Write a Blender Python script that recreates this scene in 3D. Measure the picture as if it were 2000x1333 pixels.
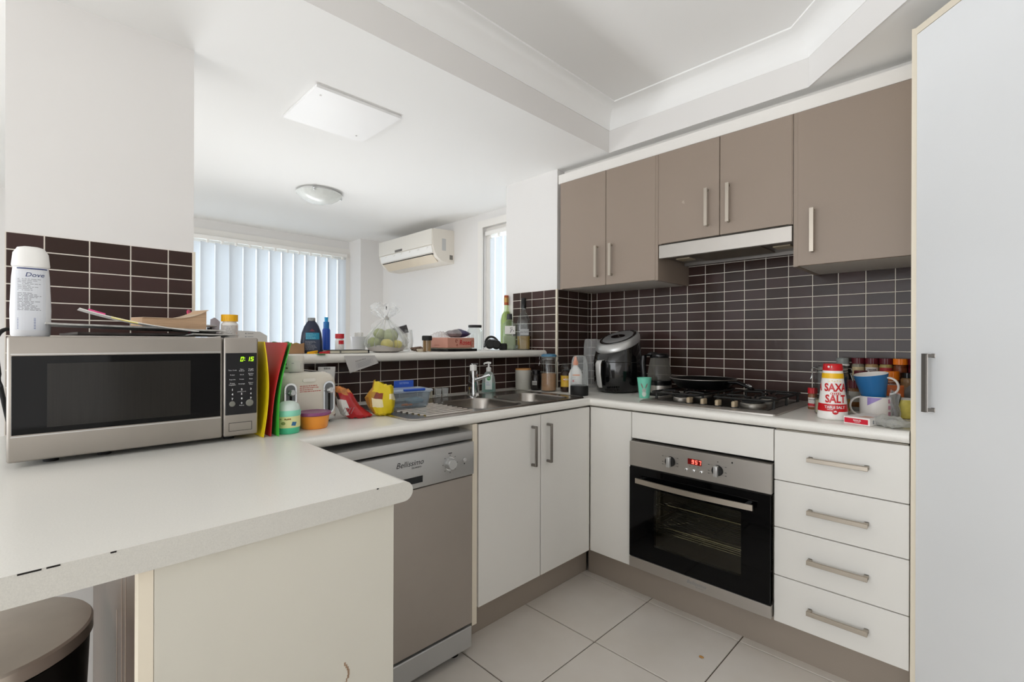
import bpy, bmesh, math, random
from mathutils import Vector, Matrix, geometry, noise
random.seed(7)
PI = math.pi
S = bpy.context.scene
C = S.collection
for o in list(bpy.data.objects): bpy.data.objects.remove(o)

# ------------------------------------------------------------------ camera
CAM = Vector((1.826, -2.4657, 1.1705)); YAW = 0.774
cd = bpy.data.cameras.new('camera'); cam = bpy.data.objects.new('camera', cd); C.objects.link(cam)
cd.sensor_width = 36; cd.lens = 36*924.893/2000; cd.clip_start = .02
cd.shift_x = -27.19/2000; cd.shift_y = 0.5/2000
cam.location = CAM
cam.matrix_world = Matrix.Translation(CAM) @ (Matrix.Rotation(YAW,4,'Z') @ Matrix.Rotation(PI/2,4,'X') @ Matrix.Rotation(0.0031,4,'Z'))
S.camera = cam
# ------------------------------------------------------------------ world, lights, exposure
W = bpy.data.worlds.new('sky'); S.world = W; W.use_nodes = True
bg = W.node_tree.nodes['Background']; bg.inputs[0].default_value = (.92,.96,1,1); bg.inputs[1].default_value = 2.7
def area(name, loc, rot, sx, sy, power, col=(1,1,1), spread=PI):
    l = bpy.data.lights.new(name,'AREA'); l.shape='RECTANGLE'; l.size=sx; l.size_y=sy; l.energy=power; l.color=col; l.spread=spread
    o = bpy.data.objects.new(name,l); C.objects.link(o); o.location=loc; o.rotation_euler=rot; return o
area('rear_window_daylight', (1.2,-5.75,1.25), (PI/2+.75,0,0), 3.0, 2.1, 37, (.985,.99,1))
area('side_window_daylight', (-2.72,-1.3,.50), (PI/2+.50,0,-PI/2), 1.9, .5, 9, (.98,.99,1), PI*.4)
area('right_fill_light', (2.62,-3.4,1.2), (PI/2+.95,0,PI/2), 2.4, 1.9, 15, (1,1,1))  # added fill lamp before the solid right wall, tilted up to brighten the ceiling
area('lounge_window_daylight', (-1.6,-5.75,1.3), (PI/2,0,0), 1.8, 2.0, 5, (1,.99,.97))
S.view_settings.view_transform='Standard'; S.view_settings.look='None'
S.view_settings.exposure=0.04; S.view_settings.gamma=1; S.view_settings.use_curve_mapping=False
S.cycles.use_denoising=True
S.cycles.max_bounces=10; S.cycles.diffuse_bounces=6; S.cycles.glossy_bounces=5; S.cycles.transmission_bounces=10; S.cycles.transparent_max_bounces=16
S.cycles.caustics_reflective=False; S.cycles.caustics_refractive=False; S.cycles.sample_clamp_indirect=4

# ------------------------------------------------------------------ materials
def lin(h):
    h=h.lstrip('#'); c=[int(h[i:i+2],16)/255 for i in (0,2,4)]
    return tuple(x/12.92 if x<=.04045 else ((x+.055)/1.055)**2.4 for x in c)+(1,)
def new_mat(name):
    m=bpy.data.materials.new(name); m.use_nodes=True; nt=m.node_tree
    return m,nt,nt.nodes['Principled BSDF']
def mat(name, col, rough=.5, metal=0, coat=0, trans=0, ior=1.45, alpha=1, spec=.5, bump=0, bscale=200, vary=0, vscale=8, emit=0, detail=3, stretch=None):
    m,nt,p=new_mat(name)
    p.inputs['Base Color'].default_value=lin(col); p.inputs['Roughness'].default_value=rough; p.inputs['Metallic'].default_value=metal
    p.inputs['Coat Weight'].default_value=coat; p.inputs['Transmission Weight'].default_value=trans; p.inputs['IOR'].default_value=ior
    p.inputs['Alpha'].default_value=alpha; p.inputs['Specular IOR Level'].default_value=spec
    if emit: p.inputs['Emission Color'].default_value=lin(col); p.inputs['Emission Strength'].default_value=emit
    if bump or vary:
        tc=nt.nodes.new('ShaderNodeTexCoord'); src=tc.outputs['Object']
        if stretch:
            mp=nt.nodes.new('ShaderNodeMapping'); mp.inputs['Scale'].default_value=stretch; nt.links.new(src,mp.inputs[0]); src=mp.outputs[0]
        if bump:
            n=nt.nodes.new('ShaderNodeTexNoise'); n.inputs['Scale'].default_value=bscale; n.inputs['Detail'].default_value=detail; nt.links.new(src,n.inputs['Vector'])
            b=nt.nodes.new('ShaderNodeBump'); b.inputs['Strength'].default_value=bump; b.inputs['Distance'].default_value=.002
            nt.links.new(n.outputs['Fac'],b.inputs['Height']); nt.links.new(b.outputs[0],p.inputs['Normal'])
        if vary:
            n=nt.nodes.new('ShaderNodeTexNoise'); n.inputs['Scale'].default_value=vscale; n.inputs['Detail'].default_value=5; nt.links.new(src,n.inputs['Vector'])
            r=nt.nodes.new('ShaderNodeMapRange'); r.inputs['From Min'].default_value=.3; r.inputs['From Max'].default_value=.7
            r.inputs['To Min'].default_value=1-vary; r.inputs['To Max'].default_value=1+vary*.4; nt.links.new(n.outputs['Fac'],r.inputs[0])
            mx=nt.nodes.new('ShaderNodeVectorMath'); mx.operation='SCALE'; mx.inputs[0].default_value=lin(col)[:3]; nt.links.new(r.outputs[0],mx.inputs['Scale'])
            nt.links.new(mx.outputs[0],p.inputs['Base Color'])
    return m
def film(name, col, fac=.3, rough=.15, tint='#ffffff'):
    m,nt,p=new_mat(name); t=nt.nodes.new('ShaderNodeBsdfTransparent'); t.inputs[0].default_value=lin(tint)
    p.inputs['Base Color'].default_value=lin(col); p.inputs['Roughness'].default_value=rough
    fr=nt.nodes.new('ShaderNodeLayerWeight'); fr.inputs[0].default_value=.35
    mr=nt.nodes.new('ShaderNodeMapRange'); mr.inputs['To Min'].default_value=fac; mr.inputs['To Max'].default_value=min(1,fac+.6); nt.links.new(fr.outputs['Facing'],mr.inputs[0])
    mx=nt.nodes.new('ShaderNodeMixShader'); nt.links.new(mr.outputs[0],mx.inputs[0]); nt.links.new(t.outputs[0],mx.inputs[1]); nt.links.new(p.outputs[0],mx.inputs[2])
    nt.links.new(mx.outputs[0],nt.nodes['Material Output'].inputs[0]); return m
def pane(name, tint, rough=.02, col='#101010', base=.04):
    # clear sheet: straight-through transparency under a Fresnel reflection
    m,nt,p=new_mat(name); nt.nodes.remove(p)
    t=nt.nodes.new('ShaderNodeBsdfTransparent'); t.inputs[0].default_value=lin(tint)
    g=nt.nodes.new('ShaderNodeBsdfGlossy'); g.inputs['Roughness'].default_value=rough
    lw=nt.nodes.new('ShaderNodeLayerWeight'); lw.inputs[0].default_value=.5
    pw=nt.nodes.new('ShaderNodeMath'); pw.operation='POWER'; pw.inputs[1].default_value=4.5; nt.links.new(lw.outputs['Facing'],pw.inputs[0])
    fr=nt.nodes.new('ShaderNodeMapRange'); fr.inputs['To Min'].default_value=base; fr.inputs['To Max'].default_value=.85; nt.links.new(pw.outputs[0],fr.inputs[0])
    mx=nt.nodes.new('ShaderNodeMixShader'); nt.links.new(fr.outputs[0],mx.inputs[0]); nt.links.new(t.outputs[0],mx.inputs[1]); nt.links.new(g.outputs[0],mx.inputs[2])
    nt.links.new(mx.outputs[0],nt.nodes['Material Output'].inputs[0]); return m
WALL=mat('wall_paint','#e4e2e0',.7,bump=.05,bscale=120)
CEIL=mat('ceiling_paint','#f2f2f1',.8)
TRIM=mat('trim_paint','#e9e6e1',.5)
WHITECAB=mat('white_melamine','#e4e2dd',.38,bump=.03,bscale=60,vary=.02,vscale=3)
EDGE=mat('cream_edge_tape','#e3dac8',.5)
PANTRYM=mat('pantry_gloss','#e6e8ea',.22,vary=.015,vscale=2)
TAUPE=mat('taupe_melamine','#96877a',.42,vary=.04,vscale=2)
TAUPEG=mat('taupe_gloss_panel','#5e5046',.26,spec=.2,vary=.25,vscale=6,stretch=(3,3,.25))
KICK=mat('brushed_kickboard','#a0958a',.42,metal=.1,vary=.05,vscale=3)
BENCH=mat('speckled_laminate','#eceae4',.28,vary=.05,vscale=420)
BENCHE=mat('speckled_laminate_edge','#cbc9c2',.5,vary=.09,vscale=700)
STEEL=mat('brushed_steel','#b8b3ad',.38,metal=.85,vary=.06,vscale=5)
STEELD=mat('dull_steel','#8a8580',.38,metal=.9,vary=.1,vscale=4)
SINKM=mat('sink_steel','#aaa59f',.26,metal=1,vary=.05,vscale=12)
NICKEL=mat('satin_nickel','#b5aca0',.38,metal=.9)
CHROME=mat('chrome','#d8dadc',.08,metal=1)
SILVER=mat('silver_paint','#b9b9b8',.35,metal=.55)
DWDOOR=mat('dishwasher_steel','#aaa29a',.4,metal=.6,vary=.07,vscale=2.5)
BLACK=mat('black_plastic','#0d0d0f',.25)
BLACKM=mat('matt_black','#141414',.6)
BLACKG=mat('black_glass','#050506',.05,spec=.22)
DARK=mat('dark_gap','#15120f',.9)
WHITEP=mat('white_plastic','#ecebe8',.35)
WHITEG=mat('white_gloss','#f2f0ec',.15)
GROUT=mat('cream_grout','#e4ddd2',.8)
PRINTK=mat('black_print','#1c1c20',.6)
PRINTW=mat('white_print','#e8e8e8',.5)
PRINTG=mat('grey_print','#8b8d92',.6)
PRINTR=mat('red_print','#c7202c',.5)
REDPL=mat('red_plastic','#c0202a',.35)
MAROON=mat('maroon_plastic','#5c1420',.35)
ORANGEP=mat('orange_plastic','#f08018',.35)
YELLOWP=mat('yellow_plastic','#f0b40a',.35)
BLUEP=mat('blue_plastic','#1f4fb4',.35)
PAPER=mat('white_paper','#eae8e4',.7)
GLASS=pane('clear_glass','#f8fafa')
GLASSD=pane('smoky_glass','#b9b6ae')
WINGLASS=pane('window_glass','#f6fafa')
OVENG=pane('oven_glass','#d2cfc2')
FILM=film('clear_plastic_film','#eef0f0',.16)
def tile_mat():
    m,nt,p=new_mat('brown_glazed_tile')
    oi=nt.nodes.new('ShaderNodeObjectInfo'); cr=nt.nodes.new('ShaderNodeValToRGB')
    cr.color_ramp.elements[0].color=lin('#33251f'); cr.color_ramp.elements[1].color=lin('#443230'); nt.links.new(oi.outputs['Random'],cr.inputs[0])
    nt.links.new(cr.outputs[0],p.inputs['Base Color'])
    tc=nt.nodes.new('ShaderNodeTexCoord'); n=nt.nodes.new('ShaderNodeTexNoise'); n.inputs['Scale'].default_value=28; n.inputs['Detail'].default_value=4
    ad=nt.nodes.new('ShaderNodeVectorMath'); ad.operation='ADD'; nt.links.new(tc.outputs['Object'],ad.inputs[0]); nt.links.new(oi.outputs['Location'],ad.inputs[1]); nt.links.new(ad.outputs[0],n.inputs['Vector'])
    b=nt.nodes.new('ShaderNodeBump'); b.inputs['Strength'].default_value=.2; b.inputs['Distance'].default_value=.003; nt.links.new(n.outputs['Fac'],b.inputs['Height']); nt.links.new(b.outputs[0],p.inputs['Normal'])
    p.inputs['Roughness'].default_value=.2; p.inputs['Specular IOR Level'].default_value=.22; return m
TILE=tile_mat()
def floor_mat():
    m,nt,p=new_mat('cream_floor_tile')
    oi=nt.nodes.new('ShaderNodeObjectInfo'); tc=nt.nodes.new('ShaderNodeTexCoord')
    ad=nt.nodes.new('ShaderNodeVectorMath'); ad.operation='ADD'; nt.links.new(tc.outputs['Object'],ad.inputs[0]); nt.links.new(oi.outputs['Location'],ad.inputs[1])
    n=nt.nodes.new('ShaderNodeTexNoise'); n.inputs['Scale'].default_value=5; n.inputs['Detail'].default_value=6; nt.links.new(ad.outputs[0],n.inputs['Vector'])
    cr=nt.nodes.new('ShaderNodeValToRGB'); cr.color_ramp.elements[0].position=.3; cr.color_ramp.elements[1].position=.7
    cr.color_ramp.elements[0].color=lin('#dcd5cc'); cr.color_ramp.elements[1].color=lin('#e4ded7'); nt.links.new(n.outputs['Fac'],cr.inputs[0]); nt.links.new(cr.outputs[0],p.inputs['Base Color'])
    p.inputs['Roughness'].default_value=.3; return m
FLOORT=floor_mat()
FGROUT=mat('dark_floor_grout','#4a3b30',.9)
LAMIN=mat('lounge_floor','#d2cabf',.5)
def slat_mat():
    m,nt,p=new_mat('blind_fabric')
    p.inputs['Base Color'].default_value=lin('#e2e5ea'); p.inputs['Roughness'].default_value=.8
    t=nt.nodes.new('ShaderNodeBsdfTranslucent'); t.inputs[0].default_value=lin('#e4e9f0')
    mx=nt.nodes.new('ShaderNodeMixShader'); mx.inputs[0].default_value=.27; nt.links.new(p.outputs[0],mx.inputs[1]); nt.links.new(t.outputs[0],mx.inputs[2])
    nt.links.new(mx.outputs[0],nt.nodes['Material Output'].inputs[0]); return m
SLAT=slat_mat()

# ------------------------------------------------------------------ mesh helpers
def BM(): return bmesh.new()
def box(bm,x0,x1,y0,y1,z0,z1,bev=0,seg=2):
    if x1<x0:x0,x1=x1,x0
    if y1<y0:y0,y1=y1,y0
    if z1<z0:z0,z1=z1,z0
    r=bmesh.ops.create_cube(bm,size=1); vs=r['verts']
    for v in vs: v.co=Vector(((x0+x1)/2+v.co.x*(x1-x0),(y0+y1)/2+v.co.y*(y1-y0),(z0+z1)/2+v.co.z*(z1-z0)))
    if bev:
        es=list({e for v in vs for e in v.link_edges}); bmesh.ops.bevel(bm,geom=es,offset=bev,segments=seg,affect='EDGES',profile=.5)
    return bm
def bx(*a,**k): return box(BM(),*a,**k)
def rings(bm,loops,cap0=True,cap1=True,closed=True):
    L=[[bm.verts.new(p) for p in lp] for lp in loops]; n=len(L[0])
    for a,b in zip(L,L[1:]):
        for i in range(n if closed else n-1):
            j=(i+1)%n
            try: bm.faces.new((a[i],a[j],b[j],b[i]))
            except ValueError: pass
    if cap0: bm.faces.new(L[0][::-1])
    if cap1: bm.faces.new(L[-1])
    return bm
def lathe(bm,prof,seg=24,cx=0,cy=0,cap0=True,cap1=True):
    return rings(bm,[[(cx+max(r,1e-5)*math.cos(2*PI*i/seg),cy+max(r,1e-5)*math.sin(2*PI*i/seg),z) for i in range(seg)] for r,z in prof],cap0,cap1)
def se(rx,ry,n,seg,z,cx=0,cy=0):
    out=[]
    for i in range(seg):
        t=2*PI*i/seg; c,s=math.cos(t),math.sin(t)
        out.append((cx+rx*math.copysign(abs(c)**(2/n),c),cy+ry*math.copysign(abs(s)**(2/n),s),z))
    return out
def loft(bm,sec,seg=32,cap0=True,cap1=True):
    # sec: (z, rx, ry, exponent)
    return rings(bm,[se(rx,ry,n,seg,z) for z,rx,ry,n in sec],cap0,cap1)
def tube(bm,pts,r,seg=8,cap=True):
    P=[Vector(p) for p in pts]; R=r if isinstance(r,(list,tuple)) else [r]*len(P); loops=[]; up=Vector((0,0,1))
    for i,p in enumerate(P):
        d=(P[min(i+1,len(P)-1)]-P[max(i-1,0)]).normalized()
        u=up if abs(d.dot(up))<.95 else Vector((1,0,0))
        a=d.cross(u).normalized(); b=a.cross(d).normalized()
        loops.append([p+(a*math.cos(2*PI*k/seg)+b*math.sin(2*PI*k/seg))*R[i] for k in range(seg)])
    return rings(bm,loops,cap,cap)
def bez(p0,p1,p2,p3,n=12):
    o=[]
    for i in range(n+1):
        t=i/n; o.append(tuple((1-t)**3*a+3*(1-t)**2*t*b+3*(1-t)*t*t*c+t**3*d for a,b,c,d in zip(p0,p1,p2,p3)))
    return o
def prism(bm,poly,z0,z1,holes=()):
    allp=[poly]+list(holes); tri=geometry.tessellate_polygon([[Vector((x,y,0)) for x,y in p] for p in allp])
    flat=[p for q in allp for p in q]
    a=[bm.verts.new((x,y,z0)) for x,y in flat]; b=[bm.verts.new((x,y,z1)) for x,y in flat]
    for t in tri:
        for vs in ((b[t[0]],b[t[1]],b[t[2]]),(a[t[2]],a[t[1]],a[t[0]])):
            try: bm.faces.new(vs)
            except ValueError: pass
    k=0
    for p in allp:
        n=len(p)
        for i in range(n):
            j=(i+1)%n
            bm.faces.new((a[k+i],a[k+j],b[k+j],b[k+i]))
        k+=n
    bmesh.ops.recalc_face_normals(bm,faces=bm.faces); return bm
def rrect(x0,x1,y0,y1,r,n=5):
    o=[]
    for cx,cy,a in ((x1-r,y1-r,0),(x0+r,y1-r,PI/2),(x0+r,y0+r,PI),(x1-r,y0+r,1.5*PI)):
        for i in range(n+1): t=a+PI/2*i/n; o.append((cx+r*math.cos(t),cy+r*math.sin(t)))
    return o
def sweep(bm,path,prof,cap=True):
    # path: xy points; prof: closed list of (offset to the right of travel, z)
    P=[Vector(p) for p in path]; loops=[]
    for i,p in enumerate(P):
        d1=(P[i]-P[i-1]).normalized() if i else (P[1]-P[0]).normalized()
        d2=(P[i+1]-P[i]).normalized() if i<len(P)-1 else d1
        n1=Vector((d1.y,-d1.x)); n2=Vector((d2.y,-d2.x)); m=(n1+n2); m=m/(1+n1.dot(n2))
        loops.append([(p.x+m.x*o,p.y+m.y*o,z) for o,z in prof])
    rings(bm,loops,cap,cap); bmesh.ops.recalc_face_normals(bm,faces=bm.faces); return bm
def sheet(bm,f,nu,nv,th=0):
    g=[[bm.verts.new(f(i/nu,j/nv)) for j in range(nv+1)] for i in range(nu+1)]
    fs=[bm.faces.new((g[i][j],g[i+1][j],g[i+1][j+1],g[i][j+1])) for i in range(nu) for j in range(nv)]
    if th:
        bmesh.ops.recalc_face_normals(bm,faces=fs); bmesh.ops.solidify(bm,geom=fs,thickness=th)
    return bm
def blob(bm,loc,r,sub=3,amp=0,fr=6,sc=(1,1,1),seed=0):
    vs=bmesh.ops.create_icosphere(bm,subdivisions=sub,radius=1)['verts']
    for v in vs:
        d=v.co.copy(); k=1+amp*noise.noise(d*fr+Vector((seed,seed*.7,0)))
        v.co=Vector((loc[0]+d.x*r*sc[0]*k,loc[1]+d.y*r*sc[1]*k,loc[2]+d.z*r*sc[2]*k))
    return bm
MATW={}
def O(name,bm,m,parent=None,smooth=30,world=False,label=None,kind=None):
    if world and parent is not None: bm.transform(MATW[parent.name].inverted())
    me=bpy.data.meshes.new(name); bm.to_mesh(me); bm.free()
    for q in (m if isinstance(m,(list,tuple)) else [m]): me.materials.append(q)
    if smooth:
        for p in me.polygons: p.use_smooth=True
        me.set_sharp_from_angle(angle=math.radians(smooth))
    o=bpy.data.objects.new(name,me); C.objects.link(o)
    if parent is not None: o.parent=parent
    mm=MATW.get(parent.name,Matrix()) if parent is not None else Matrix()
    MATW[o.name]=mm.copy()
    if label: o['label']=label
    if kind: o['kind']=kind
    return o
def T(name,label,cat,loc=(0,0,0),rz=0,group=None):
    o=bpy.data.objects.new(name,None); o.empty_display_size=.05; C.objects.link(o); o.location=loc; o.rotation_euler=(0,0,rz)
    o['label']=label; o['category']=cat
    if group: o['group']=group
    MATW[o.name]=Matrix.Translation(loc) @ Matrix.Rotation(rz,4,'Z'); return o
def one(o,label,cat,group=None):
    o['label']=label; o['category']=cat
    if group: o['group']=group
    return o
def ST(name,bm,m,parent=None,smooth=0,**k):
    return O(name,bm,m,parent,smooth,kind='structure' if parent is None else None,**k)
def face(x,y): return math.atan2(CAM.x-x, -(CAM.y-y))
def on(sec,eps=.0004):
    zs=[s[0] for s in sec]
    def f(x,z):
        for a,b in zip(sec,sec[1:]):
            if a[0]<=z<=b[0] and b[0]>a[0]:
                t=(z-a[0])/(b[0]-a[0]); rx,ry,n=[a[i]+(b[i]-a[i])*t for i in (1,2,3)]; break
        else:
            rx,ry,n=sec[-1][1:] if z>zs[-1] else sec[0][1:]
        q=min(.995,abs(x)/rx); return (x,-ry*(1-q**n)**(1/n)-eps,z)
    return f
def patch(sec,x0,x1,z0,z1,nu=10,nv=6,eps=.0005):
    f=on(sec,eps); return sheet(BM(),lambda u,v:f(x0+(x1-x0)*u,z0+(z1-z0)*v),nu,nv)
def text_bm(s,size,align='CENTER',shear=0,bold=0,sx=1,res=3):
    cu=bpy.data.curves.new('t','FONT'); cu.body=s; cu.size=size; cu.align_x=align; cu.align_y='CENTER'; cu.shear=shear; cu.offset=bold; cu.resolution_u=res; cu.fill_mode='FRONT'
    o=bpy.data.objects.new('t',cu); C.objects.link(o); dg=bpy.context.evaluated_depsgraph_get(); dg.update()
    me=bpy.data.meshes.new_from_object(o.evaluated_get(dg)); bm=BM(); bm.from_mesh(me)
    bpy.data.objects.remove(o); bpy.data.meshes.remove(me); bpy.data.curves.remove(cu)
    for v in bm.verts: v.co.x*=sx
    return bm
def dice(bm,mx):
    for _ in range(5):
        bmesh.ops.triangulate(bm,faces=bm.faces[:])
        es=[e for e in bm.edges if e.calc_length()>mx]
        if not es: break
        bmesh.ops.subdivide_edges(bm,edges=es,cuts=1)
    return bm
def around(sec,eps=.0012):
    # like on() for round things, but x runs along the arc
    def f(x,z):
        r_=sec[-1][1]
        for a,b in zip(sec,sec[1:]):
            if a[0]<=z<=b[0] and b[0]>a[0]: r_=a[1]+(b[1]-a[1])*(z-a[0])/(b[0]-a[0]); break
        r_+=eps; return (r_*math.sin(x/r_),-r_*math.cos(x/r_),z)
    return f
def wrap(bm,f,cx,cz):
    dice(bm,.0045)
    # lay flat xy text onto surface f(x,z), finely cut so that it follows the curve
    for v in bm.verts: v.co=Vector(f(cx+v.co.x,cz+v.co.y))
    return bm
def lay(bm,mtx): bm.transform(mtx); return bm
FR=Matrix.Rotation(PI/2,4,'X')        # xy -> xz plane, facing -y
def seg7(bm,ch,cx,cz,w,h,t,sl=.12):
    on_={'0':'abcdef','1':'bc','2':'abged','3':'abgcd','4':'fgbc','5':'afgcd','6':'afgedc','7':'abc','8':'abcdefg','9':'abcdfg'}[ch]
    def q(x0,x1,z0,z1):
        vs=[(x0,z0),(x1,z0),(x1,z1),(x0,z1)]; bm.faces.new([bm.verts.new((cx+x+sl*z,0,cz+z)) for x,z in vs])
    a=w/2;b=h/2;g=t*.15
    D={'a':(-a,a,b-t,b),'d':(-a,a,-b,-b+t),'g':(-a,a,-t/2,t/2),'f':(-a,-a+t,g,b-g),'b':(a-t,a,g,b-g),'e':(-a,-a+t,-b+g,-g),'c':(a-t,a,-b+g,-g)}
    for s in on_: q(*D[s])
    return bm
def copy_tree(o,parent=None):
    c=o.copy(); C.objects.link(c)
    if parent is not None: c.parent=parent
    for ch in o.children: copy_tree(ch,c)
    return c

# ================================================================== THE ROOM
ZC=2.189; ZR=2.40; ZW=.8974
fl=ST('floor',bx(-3.05,2.85,-6.1,.15,-.08,-.009),LAMIN)
O('grout_bed',bx(.33,2.0,-2.4,-.50,-.009,-.004),FGROUT,fl,0,label='dark grout between the floor tiles')
tmesh={}
def ftile(x0,x1,y0,y1):
    g=.0022; k=(round(x1-x0,4),round(y1-y0,4))
    if k not in tmesh:
        bm=bx(-k[0]/2+g,k[0]/2-g,-k[1]/2+g,k[1]/2-g,-.009,0,.0012,1); me=bpy.data.meshes.new('floor_tile'); bm.to_mesh(me); bm.free(); me.materials.append(FLOORT); tmesh[k]=me
    o=bpy.data.objects.new('floor_tile',tmesh[k]); C.objects.link(o); o.parent=fl; o.location=((x0+x1)/2,(y0+y1)/2,0)
ys=[-.505,-.557]+[-.957-.4*i for i in range(4)]; xs=[.33]+[.73+.4*i for i in range(4)]
for a,b in zip(ys,ys[1:]):
    for c,d in zip(xs,xs[1:]):
        if d>.36: ftile(c,d,b,a)
# walls
bm=BM(); box(bm,-2.65,-1.06,0,.12,0,ZR+.1); box(bm,-1.06,-.56,0,.12,2.075,ZR+.1); box(bm,-1.06,-.56,0,.12,0,.35); box(bm,-.56,2.82,0,.12,0,ZR+.1)
wall_back=ST('wall_back',bm,WALL)
bm=BM(); box(bm,-3.02,-2.9,-6.1,-2.3,0,ZR+.1); box(bm,-3.02,-2.9,-2.3,-.29,2.05,ZR+.1); box(bm,-3.02,-2.9,-.29,.12,0,ZR+.1); box(bm,-2.9,-2.65,-.245,.12,0,ZR+.1)
wall_far=ST('wall_far',bm,WALL)
bm=BM(); box(bm,-.30,-.175,-2.539,-.336,0,1.078); box(bm,-.30,-.175,-2.539,-2.092,1.078,ZR)
wall_left=ST('wall_left',bm,WALL)
wall_corner=ST('wall_corner',bx(-.44,0,-.336,0,0,ZR),WALL)
ST('wall_right',bx(2.7,2.82,-6.1,.12,0,ZR+.1),WALL)
bm=BM(); box(bm,-3.02,2.82,-6.1,-5.98,2.35,ZR+.1); box(bm,-3.02,-2.5,-6.1,-5.98,0,2.35); box(bm,-.7,-.3,-6.1,-5.98,0,2.35); box(bm,2.65,2.82,-6.1,-5.98,0,2.35); box(bm,-2.5,-.7,-6.1,-5.98,0,.2); box(bm,-.3,2.65,-6.1,-5.98,0,.12)
ST('wall_rear',bm,WALL)
low=[(-3.0,-6.05),(.363,-6.05),(.363,-.331),(1.311,-.331),(2.75,-1.77),(2.75,.1),(-3.0,.1)]
bm=BM(); prism(bm,low,ZC,ZR+.02); box(bm,.3,2.8,-6.05,.05,ZR,ZR+.08)
ST('ceiling',bm,CEIL)
cove=[(0,2.303),(.005,2.303),(.007,2.312)]+[(.007+.080*(1-math.cos(a)),2.312+.080*math.sin(a)) for a in [PI/2*i/8 for i in range(1,9)]]+[(.095,2.394),(.096,2.401),(0,2.401)]
ST('trim_1',sweep(BM(),[(.363,-6.0),(.363,-.331),(1.311,-.331),(2.7,-1.72)],cove),CEIL,smooth=25)
beam=[(0,2.186),(.002,2.186),(.002,2.304),(0,2.304)]
ST('trim_2',sweep(BM(),[(.362,-6.0),(.362,-.332),(1.311,-.332),(2.7,-1.721)],beam),WALL)
# filler above the wall cabinets
bm=BM(); box(bm,.012,1.66,-.338,-.318,2.096,2.148); box(bm,.0,1.66,-.27,-.25,2.09,2.189)
ST('trim_3',bm,TRIM)
# tiles ---------------------------------------------------------------
TH=.006
tl={}
def wtile(parent,w,h,mtx):
    g=.0016; k=(round(w,4),round(h,4))
    if k not in tl:
        bm=bx(-k[0]/2+g,k[0]/2-g,-TH,0,-k[1]/2+g,k[1]/2-g)
        es=[e for e in bm.edges if all(v.co.y<-TH/2 for v in e.verts)]
        bmesh.ops.bevel(bm,geom=es,offset=.0014,segments=2,affect='EDGES',profile=.5)
        me=bpy.data.meshes.new('tile'); bm.to_mesh(me); bm.free(); me.materials.append(TILE); tl[k]=me
    o=bpy.data.objects.new('tile',tl[k]); C.objects.link(o); o.parent=parent
    o.matrix_local=mtx @ Matrix.Rotation(random.uniform(-.003,.003),4,'X') @ Matrix.Rotation(random.uniform(-.003,.003),4,'Z')
ZJ=[.8974]+[.935+.0494*i for i in range(12)]
def tile_wall(parent,axis,plane,cuts,zj,skip=None):
    # axis 'y': face looks toward -y ; axis 'x': face looks toward +x
    for a,b in zip(cuts,cuts[1:]):
        for z0,z1 in zip(zj,zj[1:]):
            if skip and skip((a+b)/2,(z0+z1)/2): continue
            if axis=='y': M=Matrix.Translation(((a+b)/2,plane,(z0+z1)/2))
            else: M=Matrix.Translation((plane,(a+b)/2,(z0+z1)/2)) @ Matrix.Rotation(PI/2,4,'Z')
            wtile(parent,b-a,z1-z0,M)
def grout(parent,*a): O('grout',bx(*a),GROUT,parent,0)
grout(wall_back,0,1.655,-.0045,0,.88,1.478); grout(wall_back,.655,1.275,-.0045,0,1.478,1.63)
tile_wall(wall_back,'y',0,[0.006]+[.05+.1*i for i in range(17)]+[1.655],ZJ)
tile_wall(wall_back,'y',0,[.655]+[.75+.1*i for i in range(6)],[1.478,1.5275,1.577,1.63])
grout(wall_corner,0,.0045,-.336,0,.88,1.478); grout(wall_corner,-.369,0,-.3405,-.336,.88,1.478)
tile_wall(wall_corner,'x',0,[-.332,-.236,-.138,-.04,-.006],ZJ)
tile_wall(wall_corner,'y',-.336,[-.369,-.3,-.2,-.1,-.006],ZJ)
O('corner_trim',bx(-.006,.0065,-.3425,-.332,.88,1.480),EDGE,wall_corner,0,label='cream plastic corner strip on the tiled pier')
cuts=[-2.539+.001]+[-.392-.0985*i for i in range(21,-1,-1)]+[-.3405]
grout(wall_left,-.175,-.1705,-2.539,-.336,.88,1.078); grout(wall_left,-.175,-.1705,-2.539,-2.092,1.078,1.478)
tile_wall(wall_left,'x',-.175,cuts,ZJ[:4])
tile_wall(wall_left,'x',-.175,[-2.538]+[-.392-.0985*i for i in range(21,17,-1)]+[-2.096],ZJ[3:])
tile_wall(wall_left,'x',-.175,[-2.092]+[-.392-.0985*i for i in range(17,-1,-1)]+[-.3405],[ZJ[3],1.077])
O('corner_trim',bx(-.181,-.1685,-2.0935,-2.088,1.078,1.480),EDGE,wall_left,0,label='cream plastic strip ending the tiles on the left pier')
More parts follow.
